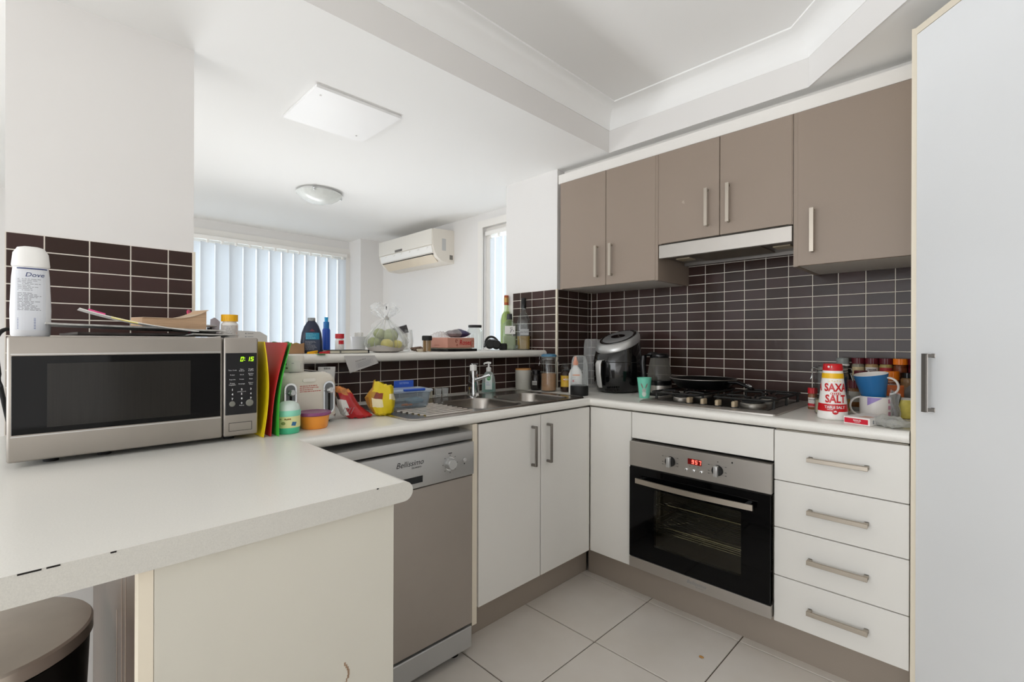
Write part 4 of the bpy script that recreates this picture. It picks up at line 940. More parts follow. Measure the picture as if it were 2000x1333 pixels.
# glass jar, goggles, bottles
def glassjar(sec,t,name='jar_wall',m=GLASS,th=.0018):
    inn=[(max(z,sec[0][0]+th*1.5),max(.001,rx-th),max(.001,ry-th),n) for z,rx,ry,n in reversed(sec)]
    return O(name,loft(BM(),sec+inn,36,True,True),m,t,40)
t=base('glass_jar','empty clear glass jar with a thin black lid on the bar','jar',-.30,-.713,ZB)
glassjar([(0,.036,.036,2),(.005,.042,.042,2),(.095,.045,.045,2),(.115,.043,.043,2),(.126,.036,.036,2),(.134,.036,.036,2)],t); O('lid',lathe(BM(),[(.0385,.132),(.039,.144),(.036,.146),(0,.1463)],32),BLACKM,t,40)
t=base('goggles','black swim goggles with a strap lying on the bar behind the jar','goggles',-.30,-.575,ZB+.005)
for x,z,s_ in ((-.018,.030,1),(.020,.026,.95)):
    c=O('eye_cup',lathe(BM(),[(.018*s_,0),(.028*s_,.006),(.030*s_,.02),(.022*s_,.028),(.0,.03)],24),BLACK,t,40); c.location=(x,-.01,z-.004); c.rotation_euler=(1.25,.3*s_,0)
O('strap',tube(BM(),bez((-.045,.0,.02),(-.05,.02,.085),(.01,.03,.09),(.030,.0,.045),16),.007,8),BLACKM,t,50); O('strap',tube(BM(),bez((-.05,-.01,.012),(-.03,-.03,.065),(.03,-.02,.070),(.045,-.01,.02),16),.0055,8),mat('grey_strap','#55585c',.35),t,50)
O('nose_bridge',blob(BM(),(.0,-.02,.02),.014,2,.2,3,(1.4,.7,.8)),BLACK,t,50)
t=base('pouch','small black zip pouch beside the goggles','pouch',-.29,-.500,ZB); O('body',loft(BM(),[(0,.022,.018,3),(.006,.025,.02,3),(.030,.025,.019,3),(.040,.020,.012,3)],24),BLACKM,t,40); O('zip_line',bx(-.02,.02,-.02,-.0185,.030,.032),DARK,t,0)
def bottle(name,label,x,y,h,sec,glm,liq,lz,capsec,capm,lin_=.0035):
    t=base(name,label,'bottle',x,y,ZB); glassjar(sec,t,'bottle_wall',glm)
    if liq:
        ls=[(max(z,.006),rx-lin_,ry-lin_,n) for z,rx,ry,n in sec if z<lz]
        a=[s for s in sec if s[0]<lz][-1]; b=[s for s in sec if s[0]>=lz][0]; q=(lz-a[0])/(b[0]-a[0]); ls.append((lz,a[1]+(b[1]-a[1])*q-lin_,a[2]+(b[2]-a[2])*q-lin_,a[3]))
        O('liquid',loft(BM(),ls,36),liq,t,40)
    O('cap',loft(BM(),capsec,28),capm,t,40); return t
GRNL=film('green_wine','#c2cf98',.5,.1,'#e6eecb'); GOLD=film('gold_tequila','#b89238',.5,.1,'#e8d490'); PALEG=film('pale_liquid','#ced7b4',.35,.1,'#f0f4e0')
t=bottle('wine_bottle','tall pale green wine bottle with a red and gold neck, behind the other bottles',-.415,-.356,.35,[(0,.034,.034,2),(.004,.038,.038,2),(.19,.038,.038,2),(.225,.030,.030,2),(.25,.0165,.0165,2),(.262,.0145,.0145,2),(.345,.0135,.0135,2)],pane('green_glass','#f2f6e8'),GRNL,.245,[(.288,.0152,.0152,2),(.349,.0148,.0148,2),(.351,.0135,.0135,2)],mat('red_gold_foil','#a2502c',.35,metal=.3))
O('foil_band',lathe(BM(),[(.0157,.305),(.0157,.335)],28,cap0=False,cap1=False),mat('gold_foil','#b08a4c',.35,metal=.5),t,40)
t=bottle('gin_bottle','square clear spirit bottle with a black stopper and white label',-.318,-.420,.22,[(0,.040,.036,7),(.004,.043,.039,7),(.15,.043,.039,7),(.162,.040,.036,6),(.178,.020,.018,3),(.184,.016,.016,2),(.190,.016,.016,2)],GLASS,PALEG,.085,[(.189,.017,.017,3),(.222,.016,.016,3),(.224,.014,.014,3)],BLACK)
sec=[(0,.043,.039,7),(.2,.043,.039,7)]
O('label',patch(sec,-.028,.036,.098,.148),PAPER,t,0)
bm=BM()
for (x0,z0,x1,z1,w_) in ((.014,.138,.017,.134,.0022),(.006,.122,.020,.128,.0014),(.004,.106,.012,.121,.0018),(.022,.121,.027,.114,.0018),(.005,.137,.009,.131,.002)):
    dx,dz=x1-x0,z1-z0; l=math.hypot(dx,dz); nx,nz=-dz/l*w_,dx/l*w_
    bm.faces.new([bm.verts.new((a,-.0405,b)) for a,b in ((x0-nx,z0-nz),(x1-nx,z1-nz),(x1+nx,z1+nz),(x0+nx,z0+nz))])
O('brush_lettering',bm,PRINTK,t,0)
t=bottle('tequila_bottle','tall clear tequila bottle with golden spirit and a black cap, next to the tiled pier',-.230,-.383,.32,[(0,.038,.034,4),(.004,.0415,.037,4),(.15,.0425,.038,4),(.185,.040,.036,3),(.215,.026,.025,2.4),(.235,.0145,.0145,2),(.262,.0135,.0135,2)],GLASS,GOLD,.085,[(.258,.0162,.0162,2),(.318,.0155,.0155,2),(.320,.0145,.0145,2)],BLACK)
sec=[(0,.0415,.037,4),(.16,.0425,.038,4)]
O('label',patch(sec,-.022,.032,.090,.128),mat('silver_label','#aeb0b0',.45),t,0); O('lettering',wrap(text_bm('Jose Cuervo',.014,shear=.2,sx=.7),on(sec,.0010),.005,.110),PRINTK,t,0)
t=base('shot_glass','tiny clear shot glass between the two spirit bottles','glass',-.215,-.462,ZB); O('glass_wall',lathe(BM(),[(.013,0),(.016,.03),(.0148,.03),(.012,.006)],20),GLASS,t,40)
t=base('sachet','small brown sachet at the right end of the bar','sachet',-.150,-.362,ZB+.001); O('packet',pillow(.010,.018,.004,3,.3),mat('brown_sachet','#5a3c34',.5,vary=.5,vscale=90),t,40)

# ================================================================== ON THE LEFT COUNTER
WZ=ZW+.0004
def mat_sheet(label,m,xf,yb,yt,xb,bow,h,xt=0,seg=14,th=.0022):
    # flexible mat standing on its long edge beside the microwave; yb/yt = y of bottom/top edge, front edge bowed
    t=T('chopping_mat',label,'chopping mat',(xf-.1,yb,WZ),0)
    def f(u,v):
        s=math.sin(PI*v)
        return (xb+(xf+xt*v-xb)*u, yb+(yt-yb)*v+bow*s*(.4+.6*u)+.010*(1-u)*v, WZ+.001+h*v)
    O('sheet',sheet(BM(),f,8,seg,th),m,t,60,True)
mat_sheet('yellow flexible chopping mat beside the microwave',mat('yellow_mat','#e3c713',.4),.375,-2.032,-2.024,.12,.012,.268,-.02)
mat_sheet('red flexible chopping mat between the yellow and green mats',mat('red_mat','#b9282c',.42),.372,-2.012,-1.965,.12,-.010,.266,-.01)
mat_sheet('green flexible chopping mat right of the red mat',mat('green_mat','#3fae3a',.4),.388,-1.996,-1.954,.16,-.012,.264,-.03)
# toaster
CREAM=mat('toaster_cream','#dcd5c8',.28)
t=T('toaster','cream two lever toaster with chrome slots on the worktop','toaster',(.115,-1.858,WZ),PI/2+.05)
def tsec(z,d=0): return rrect(-.094+d,.094-d,-.135+d,.135-d,.035,5)
L=[[(x,y,z) for x,y in tsec(z,d)] for z,d in ((.012,.004),(.016,0),(.125,0),(.145,.003),(.158,.011),(.166,.024),(.168,.034))]
O('shell',rings(BM(),L),CREAM,t,45)
L=[[(x,y,z) for x,y in tsec(z,d)] for z,d in ((.006,.004),(.012,-.001),(.022,-.0015),(.024,.002))]
O('base_band',rings(BM(),L),CHROME,t,45)
for x in (-.07,.07):
    for y in (-.1,.1): O('foot',lathe(BM(),[(.009,0),(.009,.008)],10,x,y),BLACK,t)
for x in (-.034,.034):
    O('bread_slot',bx(x-.013,x+.013,-.09,.09,.1675,.1686),DARK,t,0); O('slot_rim',bx(x-.018,x+.018,-.096,.096,.1665,.1680,.0006,1),CHROME,t,0)
for x in (-.066,.058):
    bm=prism(BM(),rrect(x-.019,x+.019,.030,.138,.0188,6),.1345,.1375); bm.transform(FR); sl=O('lever_surround',bm,CHROME,t,40)
    bm=prism(BM(),rrect(x-.014,x+.014,.036,.132,.0138,6),.1375,.1382); bm.transform(FR); O('inner_plate',bm,mat('grey_slot','#6f7274',.3,metal=.5) if 'grey_slot' not in bpy.data.materials else bpy.data.materials['grey_slot'],sl,0)
    O('slot_groove',bx(x-.0035,x+.0035,-.1390,-.138,.038,.106),DARK,sl,0)
    bm=lathe(BM(),[(.0105,0),(.010,.016),(.007,.019)],20); bm.transform(Matrix.Translation((x,-.138,.108))@FR); O('lever_knob',bm,mat('lever_silver','#c5c6c6',.25,metal=.7) if 'lever_silver' not in bpy.data.materials else bpy.data.materials['lever_silver'],sl,40)
bm=prism(BM(),rrect(-.028,.014,.139,.150,.0054,4),.1342,.1362); bm.transform(FR); O('badge',bm,mat('pale_badge','#ebe6dc',.3),t,0)
text_lines(t,[(0,.094,.1352,60),(.2,.094,.1352,60)],.075,.126,.108,4,mat('red_fine_print','#c2584c',.6),.0011,.98,seed=12)
for x in (-.022,.012):
    bm=prism(BM(),rrect(x-.014,x+.014,.036,.048,.004,3),.1345,.1372); bm.transform(FR); b_=O('button',bm,CHROME,t,40)
    bm=prism(BM(),rrect(x-.011,x+.011,.038,.046,.003,3),.1372,.1378); bm.transform(FR); O('button_face',bm,CREAM,b_,0)
t=base('cream_jar','white screw top cream jar on top of the toaster','jar',.175,-1.880,WZ+.1685)
sec=[(0,.0295,.0295,2),(.003,.031,.031,2),(.038,.031,.031,2)]
O('pot',loft(BM(),sec,36),mat('pot_white','#dcdad2',.35),t,40); O('lid',lathe(BM(),[(.032,.038),(.0325,.050),(.030,.056),(.024,.058),(0,.0583)],40),mat('lid_cream','#e4e0d8',.35),t,40)
bm=BM(); f=on(sec,.0008)
for x,z,r_ in ((-.024,.027,.0035),(-.020,.014,.003),(-.027,.016,.0022)): bm.faces.new([bm.verts.new(f(max(-.0305,x+r_*math.cos(a)),z+r_*math.sin(a))) for a in [2*PI*i/9 for i in range(9)]])
O('leaf_print',bm,mat('olive_print','#5a5a44',.6),t,0); text_lines(t,[(0,.031,.031,2),(.04,.031,.031,2)],.012,.030,.012,1,PRINTG)
bm=BM()
for i in range(5): bm.faces.new([bm.verts.new(f(a,b)) for a,b in ((.021,.010+.004*i),(.029,.010+.004*i),(.029,.012+.004*i),(.021,.012+.004*i))])
O('fine_print',bm,PRINTG,t,0,kind='stuff')
t=base('cream_tube','tall white cosmetic tube standing behind the toaster','tube',-.105,-1.652,WZ)
sec=[(.03,.024,.022,2),(.06,.027,.020,2.1),(.11,.030,.012,2.3),(.155,.033,.003,3),(.166,.033,.0015,4)]
O('tube_body',loft(BM(),sec,32),mat('tube_white','#d6d6d4',.35),t,40); O('cap',lathe(BM(),[(.022,0),(.023,.03),(.0,.03)],28),WHITEP,t,40)
text_lines(t,sec,.05,.145,.06,11,PRINTG,.0009,.9,seed=21)
bm=BM()
for i in range(5): bm.faces.new([bm.verts.new(on(sec,.001)(a,b)) for a,b in ((-.010+.005*i,.155),(-.0075+.005*i,.155),(-.0075+.005*i,.163),(-.010+.005*i,.163))])
O('stamp',bm,PRINTK,t,0)
t=base('formula_pot','mint green baby pot with a domed white lid beside the mats','container',.342,-1.954,WZ)
sec=[(0,.0295,.0295,2),(.003,.031,.031,2),(.052,.0325,.0325,2)]
MINTG=mat('mint_clear','#52c79a',.3); O('pot',loft(BM(),[(0,.029,.029,2),(.003,.031,.031,2),(.020,.0315,.0315,2)],32),MINTG,t,40)
O('sleeve',loft(BM(),[(.018,.0325,.0325,2),(.020,.033,.033,2),(.052,.033,.033,2)],32),mat('pale_yellow_wrap','#e6e6a4',.4),t,40)
sec=[(.018,.033,.033,2),(.052,.033,.033,2)]
bm=BM(); f=on(sec,.0012)
for x,z,r_ in ((-.013,.032,.006),(-.004,.043,.003),(-.02,.044,.0025)): bm.faces.new([bm.verts.new(f(x+r_*math.cos(a),z+r_*.8*math.sin(a))) for a in [2*PI*i/8 for i in range(8)]])
O('picture_print',bm,mat('olive_leaf','#8c9a5a',.5),t,0)
bm=BM(); bm.faces.new([bm.verts.new(f(a,b)) for a,b in ((.008,.025),(.019,.023),(.022,.034),(.011,.036))]); O('picture_print',bm,mat('blue_patch','#3a6f9a',.5),t,0)
bm=BM(); 
for x in (-.008,.0,.005): bm.faces.new([bm.verts.new(f(x+.0025*math.cos(a),.044+.0025*math.sin(a))) for a in [2*PI*i/8 for i in range(8)]])
O('picture_print',bm,mat('brown_patch','#8a6a3a',.5),t,0)
O('ring',loft(BM(),[(.051,.0335,.0335,2),(.053,.034,.034,2),(.066,.034,.034,2),(.068,.0325,.0325,2)],32),mat('mint_ring','#8fdcc0',.3),t,40)
O('dome_lid',lathe(BM(),[(.0325,.067),(.032,.074),(.028,.084),(.019,.0915),(.008,.094),(0,.0945)],36),mat('dome_white','#d5e2dc',.25),t,60)
t=base('lunch_tub','round orange tub with a purple lid in front of the toaster','container',.314,-1.867,WZ)
O('tub',loft(BM(),[(0,.036,.036,2),(.004,.039,.039,2),(.040,.044,.044,2)],40),mat('orange_tub','#ec9838',.25,vary=.06,vscale=14),t,40)
O('lid',loft(BM(),[(.040,.046,.046,2),(.042,.0485,.0485,2),(.049,.0485,.0485,2),(.051,.046,.046,2),(.049,.040,.040,2)],40),mat('purple_lid','#8a4a78',.3),t,40)
text_lines(t,[(0,.037,.037,2),(.04,.044,.044,2)],.045,.018,.016,2,mat('faded_orange','#b9772c',.5),.0007)
# snack bags
def crumple(label,x,y,rz,parts,sc,r_,seed,loc):
    t=T('chip_packet',label,'packet',(x,y,WZ),rz)
    return t
def foilbag(t,secs,mats,pick,seed,amp=.16,open_=True,n=40):
    # lofted bag with angular crumples
    bm=BM(); L=[]
    rnd=random.Random(seed)
    for k_,(cx,cy,cz,rx,ry,tx) in enumerate(secs):
        lp=[]
        for i in range(n):
            a=2*PI*i/n; d=Vector((math.cos(a)*2.2,math.sin(a)*2.2,k_*.55+seed))
            q=1+amp*noise.noise(d)+amp*.9*abs(noise.noise(d*2.1+Vector((5,0,0))))-.04
            lp.append((cx+rx*q*math.cos(a),cy+ry*q*math.sin(a),max(.0005,cz+tx*math.cos(a)+.006*noise.noise(d*1.7))))
        L.append(lp)
    rings(bm,L,True,not open_)
    o=O('bag',bm,mats,t,22)
    for p in o.data.polygons: p.material_index=pick(p.center)
    return o
RB=[mat('red_foil','#b32228',.3,vary=.25,vscale=30),mat('white_foil','#dcdbd8',.35,vary=.12,vscale=40),mat('dark_foil_inside','#3a2020',.35),mat('chip_print','#d88a4a',.4,vary=.5,vscale=50)]
t=T('chip_packet','crumpled red and white snack packet lying beside the toaster','packet',(.212,-1.695,WZ),face(.215,-1.675))
def pk(c):
    if c.z>.088: return 3
    if c.x<-.015 and c.y<-.004 and c.z<.065: return 1
    if c.x<-.042 and c.z>.04: return 2
    if c.x>.034 and c.z<.05 and c.y<0: return 0
    return 0
foilbag(t,[(.020,.0,.002,.040,.030,0),(.014,.0,.012,.052,.036,-.004),(.0,.0,.035,.050,.034,-.012),(-.014,.0,.060,.040,.030,-.016),(-.026,.0,.085,.032,.024,-.014),(-.030,.0,.100,.028,.018,-.012),(-.030,.0,.108,.016,.009,-.006)],RB,pk,3,.20,True)
bm=BM(); 
for i in range(4): bm.faces.new([bm.verts.new((-.034+.010*i+a,-.0395-.001*i,.020+b)) for a,b in ((0,0),(.0015,0),(.012,.022),(.0105,.022))])
O('print_lines',bm,PRINTG,t,0)
YB=[mat('yellow_foil','#dcc21a',.28,vary=.12,vscale=25),mat('brown_logo','#8a3a22',.4,vary=.3,vscale=60),mat('cream_patch','#e8dcb4',.4),mat('amber_patch','#b8882c',.4,vary=.3,vscale=40)]
t=T('chip_packet','crumpled yellow snack packet standing at the left of the sink','packet',(.237,-1.600,WZ),face(.235,-1.592))
def pk2(c):
    if c.y<0 and -.018<c.x<.012 and .058<c.z<.082: return 1
    if c.y<0 and -.026<c.x<.010 and .040<c.z<=.058: return 2
    if c.x<-.022: return 3
    if c.x>.034 and .05<c.z<.08 and c.y<0: return 2
    return 0
foilbag(t,[(.010,0,.0015,.022,.018,0),(.008,0,.010,.036,.030,0),(.004,0,.035,.048,.034,-.004),(.0,0,.062,.050,.032,-.006),(.004,0,.085,.044,.026,-.006),(.008,0,.104,.036,.018,.004),(.006,0,.118,.030,.008,-.012)],YB,pk2,8,.18,True)
# clip lock box
def fbox(c,x,y): return
t=T('lunch_box','clear plastic lunch box with blue clips on the drainer','container',(.150,-1.428,WZ+.009),math.radians(80))
CLR=film('clear_polypropylene','#cfd8e0',.12,.2,'#f4f8fa')
L=[[(x,y,z) for x,y in rrect(-.078+d,.078-d,-.055+d,.055-d,.018,4)] for z,d in ((0,.012),(.004,.009),(.058,.001),(.060,-.003),(.062,0),(.058,.003),(.006,.011))]
O('tub',rings(BM(),L,True,True),CLR,t,40)
L=[[(x,y,z) for x,y in rrect(-.078+d,.078-d,-.055+d,.055-d,.018,4)] for z,d in ((.061,-.006),(.066,-.007),(.070,-.004),(.073,.010),(.073,.014),(.071,.016))]
O('lid',rings(BM(),L,True,True),film('clear_lid','#c4d2e2',.24,.2),t,40)
for sx,n_ in ((-1,''),(1,'')):
    pass
O('clip',bx(-.045,.045,-.066,-.052,.066,.076,.004,2),BLUEP,t,40); c_=O('clip',lay(bx(-.042,.042,.050,.055,.066,.100,.002,1),Matrix()),BLUEP,t,40)
O('lettering',lay(text_bm('SISTEMA',.011),Matrix.Translation((.0,.0494,.089))@FR),mat('pale_blue_print','#9fb6e6',.5),c_,0)
for i,(x,y) in enumerate(((-.03,-.02),(-.015,-.01),(-.02,-.03),(-.002,-.025))): O('pasta_crumb',blob(BM(),(x,y,.009),.006,2,.3,3,(1.5,.7,.6),i),ORANGEP,t,40)
O('crumpled_wrap',lay(pillow(.032,.03,.012,6,.3),Matrix.Translation((.025,.005,.010))),film('pale_blue_film','#9fc4d4',.4,.2),t,40)
t=base('small_jar','small clear jar with a yellow lid behind the sink drainer','jar',-.075,-1.185,WZ); O('jar_wall',loft(BM(),[(0,.020,.020,2),(.003,.022,.022,2),(.030,.022,.022,2),(.034,.020,.020,2)],24),film('jar_film','#c9c6b4',.45,.1),t,40); O('lid',lathe(BM(),[(.0225,.034),(.023,.044),(.020,.046),(0,.046)],24),mat('mustard_lid','#c49a2c',.4),t,40)
for i,(yy,lb) in enumerate(((-1.119,'left of two tiny clear shot glasses behind the sink'),(-1.078,'right of two tiny clear shot glasses behind the sink'))):
    t=base('shot_glass',lb,'glass',-.085,yy,WZ,group='shot glasses by the tiled wall'); O('glass_wall',lathe(BM(),[(.013,0),(.017,.042),(.0158,.042),(.012,.006)],20),film('shot_film','#dfe3e3',.2,.08),t,40)
# soap
t=base('soap_bottle','clear soap pump bottle with teal liquid and a white pump behind the sink','soap bottle',-.075,-.803,WZ)
sec=[(0,.034,.021,3),(.004,.037,.023,3),(.05,.036,.022,2.8),(.085,.031,.019,2.6),(.105,.020,.015,2.2),(.112,.013,.013,2)]
O('bottle_wall',loft(BM(),sec,32),film('soap_clear','#dfe9e6',.25,.1,'#eef6f3'),t,40); O('liquid',loft(BM(),[(.003,.0345,.0205,3),(.05,.0345,.0205,2.8),(.052,.034,.020,2.8)],32),film('teal_soap','#1f9a8c',.7,.1,'#7fd8c8'),t,40)
O('label',patch(sec,-.018,.018,.018,.095),mat('soap_label','#dce6e2',.4),t,0); bm=BM(); f=on(sec,.0012); bm.faces.new([bm.verts.new(f(.011*math.cos(a),.078+.013*math.sin(a))) for a in [2*PI*i/16 for i in range(16)]]); O('emblem',bm,mat('green_emblem','#3f9a52',.5),t,0)
O('lettering',wrap(text_bm('Dettol',.009),on(sec,.0016),.0,.078),PRINTW,t,0); text_lines(t,sec,.026,.058,.040,4,mat('violet_print','#6a6ab0',.5),.0008)
O('pump_collar',lathe(BM(),[(.0135,.112),(.014,.130),(.011,.133),(.0055,.135),(.0045,.152)],24),WHITEP,t,40); bm=BM(); tube(bm,[(.012,0,.156),(-.004,0,.158),(-.022,-.004,.155),(-.026,-.005,.149)],[.006,.0065,.0045,.004],10); O('pump_head',bm,WHITEP,t,50)
# canister, jars
t=base('canister','pale grey canister with a wooden lid behind the sink','canister',-.07,-.548,WZ); O('pot',loft(BM(),[(0,.040,.040,2),(.004,.043,.043,2),(.108,.0455,.0455,2),(.110,.044,.044,2)],40),mat('grey_ceramic','#b3b1a8',.45,bump=.1,bscale=60,stretch=(.01,.01,4)),t,40); O('lid',lathe(BM(),[(.0445,.110),(.0448,.117),(.043,.118),(0,.118)],36),mat('bamboo','#c08a50',.6),t,40)
def dark_jar(label,x,y,r_,h):
    t=base('jar',label,'jar',x,y,WZ); O('glass_wall',loft(BM(),[(0,r_*.93,r_*.93,2),(.004,r_,r_,2),(h*.7,r_,r_,2),(h*.8,r_*.8,r_*.8,2)],28),mat('dark_jar','#17120f',.15) if 'dark_jar' not in bpy.data.materials else bpy.data.materials['dark_jar'],t,40)
    O('lid',lathe(BM(),[(r_*.85,h*.8),(r_*.87,h*.98),(r_*.8,h),(0,h)],28),BLACK,t,40); return t
t=dark_jar('black lidded jar with a small white barcode label behind the clip jar',.012,-.527,.029,.112)
sec=[(0,.029,.029,2),(.08,.029,.029,2)]; O('label',patch(sec,-.022,.004,.030,.052),mat('barcode_label','#b9b7b2',.6),t,0)
bm=BM(); f=on(sec,.001)
for i in range(9): bm.faces.new([bm.verts.new(f(a,b)) for a,b in ((-.020+.0025*i,.033),(-.0188+.0025*i,.033),(-.0188+.0025*i,.048),(-.020+.0025*i,.048))])
O('barcode',bm,PRINTK,t,0)
dark_jar('dark coffee jar in the corner left of the yellow labelled jar',.125,-.395,.030,.115)
def clip_jar(label,x,y,r_,h,fill,fm,lidm,rim=True,rz=None):
    t=base('clip_jar',label,'jar',x,y,WZ,rz)
    glassjar([(0,r_*.93,r_*.93,2),(.006,r_,r_,2),(h*.78,r_,r_,2),(h*.84,r_*.9,r_*.9,2),(h*.86,r_*.86,r_*.86,2),(h*.89,r_*.93,r_*.93,2),(h*.91,r_*.9,r_*.9,2)],t,th=.003)
    bm=loft(BM(),[(.005,r_*.9,r_*.9,2),(.010,r_-.0036,r_-.0036,2),(fill*.97,r_-.0036,r_-.0036,2),(fill,r_*.6,r_*.6,2)],32); O('contents',bm,fm,t,40)
    O('seal',lathe(BM(),[(r_*.93,h*.90),(r_*.95,h*.915),(r_*.93,h*.92)],32),mat('grey_seal','#9a958c',.5) if 'grey_seal' not in bpy.data.materials else bpy.data.materials['grey_seal'],t,40)
    O('lid',lathe(BM(),[(r_*.95,h*.92),(r_*.98,h*.94),(r_*.95,h*.965),(r_*.75,h*.99),(0,h)],36),lidm,t,40)
    bm=BM()
    for s_ in (-1,1):
        tube(bm,[(s_*r_*.9,-.004,h*.93),(s_*r_*1.12,-.004,h*.93),(s_*r_*1.2,-.006,h*.86),(s_*r_*1.08,-.006,h*.83),(s_*r_*1.16,-.006,h*.74),(s_*r_*1.24,-.006,h*.68),(s_*r_*1.12,.004,h*.80)],.0014,6)
    for z in (h*.862,h*.93): tube(bm,[(r_*.93*math.cos(a),r_*.93*math.sin(a),z) for a in [2*PI*i/32 for i in range(33)]],.0013,6,False)
    O('wire_bail',bm,CHROME,t,60); return t
clip_jar('tall clip top jar with a blue lid half full of brown powder',.100,-.519,.044,.205,.098,mat('brown_powder','#b58a68',.9,bump=.4,bscale=120,vary=.08,vscale=60),mat('blue_lid','#4a7c9a',.3))
t=base('coffee_jar','coffee jar with a yellow label reading MOC beside the blender cup','jar',.185,-.473,WZ)
sec=[(0,.028,.028,2),(.004,.031,.031,2),(.10,.031,.031,2),(.112,.022,.022,2)]
O('glass_wall',loft(BM(),sec,28),mat('coffee_fill','#2e1c14',.12),t,40); O('label',patch(sec,-.029,.029,.028,.088,14,3),mat('yellow_label','#d0a93a',.45),t,0)
bm=BM(); f=on(sec,.001); bm.faces.new([bm.verts.new(f(.006+.021*math.cos(a),.068+.016*math.sin(a))) for a in [2*PI*i/18 for i in range(18)]]); O('emblem',bm,PRINTR,t,0)
O('lettering',wrap(text_bm('MOCCONA',.011,bold=.0004,sx=.8),on(sec,.0015),.008,.068),PRINTW,t,0); O('stopper',lathe(BM(),[(.022,.112),(.026,.116),(.030,.126),(.030,.132),(.024,.140),(.024,.150),(.02,.155),(0,.155)],32),GLASS,t,40)
t=base('spray_cleaner','white squirt bottle with an orange nozzle behind the blender cup','bottle',.268,-.497,WZ)
sec=[(0,.033,.024,3),(.004,.036,.026,3),(.10,.036,.026,3),(.125,.026,.022,2.6),(.142,.012,.012,2),(.148,.011,.011,2)]
O('bottle_body',loft(BM(),sec,32),WHITEP,t,40); O('nozzle',lathe(BM(),[(.014,.148),(.0145,.165),(.009,.172),(.007,.188),(.004,.196),(0,.196)],24),mat('orange_nozzle','#e8782c',.4),t,40)
O('print',patch(sec,-.016,.022,.094,.100,8,1,.001),ORANGEP,t,0); text_lines(t,sec,.04,.085,.035,6,PRINTG,.0008,seed=31); bm=BM(); f=on(sec,.001); bm.faces.new([bm.verts.new(f(-.012+.005*math.cos(a),.066+.006*math.sin(a))) for a in [2*PI*i/12 for i in range(12)]]); O('emblem',bm,PRINTR,t,0)
t=base('blender_cup','upturned clear blender cup on a black base at the corner of the worktop','blender cup',.340,-.557,WZ)
O('base',loft(BM(),[(0,.044,.044,2),(.003,.046,.046,2),(.046,.046,.046,2),(.050,.044,.044,2)],40),BLACKM,t,40)
L=[]
for z,r_ in ((.048,.0435),(.06,.0435),(.12,.042),(.175,.037),(.193,.031),(.200,.022),(.202,.0)):
    L.append([((r_*(1+(.04 if (i%10)<2 else 0))+1e-5)*math.cos(2*PI*i/40),(r_*(1+(.04 if (i%10)<2 else 0))+1e-5)*math.sin(2*PI*i/40),z) for i in range(40)])
O('cup_wall',rings(BM(),L,False,True),film('cup_clear','#dfe4e4',.10,.06),t,50)
t=base('plastic_jug','clear upturned plastic jug behind the air fryer','jug',.105,-.135,WZ)
O('jug_wall',loft(BM(),[(0,.055,.055,2),(.25,.047,.047,2),(.282,.042,.042,2),(.288,.036,.036,2)],32),film('jug_film','#dcdcdc',.22,.1),t,40)
# air fryer
t=T('air_fryer','black round air fryer with a silver sloped top in the worktop corner','air fryer',(.375,-.262,WZ),math.radians(-6))
BG=mat('black_gloss','#0b0b0c',.12,coat=.4); n=56; L=[]
tl_=math.tan(math.radians(24))
for z,r_,k_ in ((0.004,.100,0),(.010,.112,0),(.05,.127,0),(.12,.132,0),(.18,.130,.15),(.225,.123,.5),(.255,.118,1)):
    L.append([(r_*math.cos(2*PI*i/n),r_*math.sin(2*PI*i/n),z+k_*tl_*r_*math.sin(2*PI*i/n)*.9) for i in range(n)])
O('body',rings(BM(),L),BG,t,50); O('base_ring',lathe(BM(),[(.09,0),(.098,.004),(0,.006)],36),BLACKM,t,40)
def slant(prof,z0,m,name,par):
    bm=rings(BM(),[[(r_*math.cos(2*PI*i/n),r_*math.sin(2*PI*i/n)*.985-.0,z0+dz+tl_*r_*math.sin(2*PI*i/n)*.9) for i in range(n)] for r_,dz in prof],False,True); return O(name,bm,m,par,40)
tp_=slant([(.1185,.256),(.1205,.262),(.118,.281),(.112,.292),(.103,.2965),(.098,.297)],0,mat('fryer_silver','#bcbcbb',.3,metal=.6),'silver_ring',t)
slant([(.099,.2965),(.099,.2985),(.0,.2985)],0,BG,'top_plate',t); d_=slant([(.084,.2986),(.082,.3005),(.0,.3005)],0,mat('grey_dial','#8f8f8f',.35,metal=.4),'control_disc',t)
bm=rings(BM(),[[(.044*math.cos(2*PI*i/n),.026*math.sin(2*PI*i/n),.3012+dz+tl_*.026*math.sin(2*PI*i/n)*.9) for i in range(n)] for dz in (0,.0012)],False,True); O('display',bm,BLACKG,d_,40)
O('drawer_seam',lathe(BM(),[(.1328,.1625),(.1335,.164),(.1328,.1655)],56,cap0=False,cap1=False),DARK,t,0)
bm=BM(); P=[(0,-.126,.175),(0,-.150,.172),(0,-.160,.155),(0,-.158,.10),(0,-.148,.045),(0,-.140,.030)]
L=[]
for (x,y,z),w_ in zip(P,(.016,.018,.0185,.0165,.0165,.012)): L.append([(w_*math.cos(a),y+.006*math.sin(a),z) for a in [2*PI*i/16 for i in range(16)]])
rings(bm,L); O('drawer_handle',bm,mat('handle_silver','#c9c8c6',.28,metal=.35),t,60)
bm=BM()
for i in range(7): box(bm,.02+.011*i,.027+.011*i,-.1275+.0007*i*i,-.1215+.0007*i*i,.014,.026)
O('vent_slots',bm,DARK,t,0,kind='stuff')
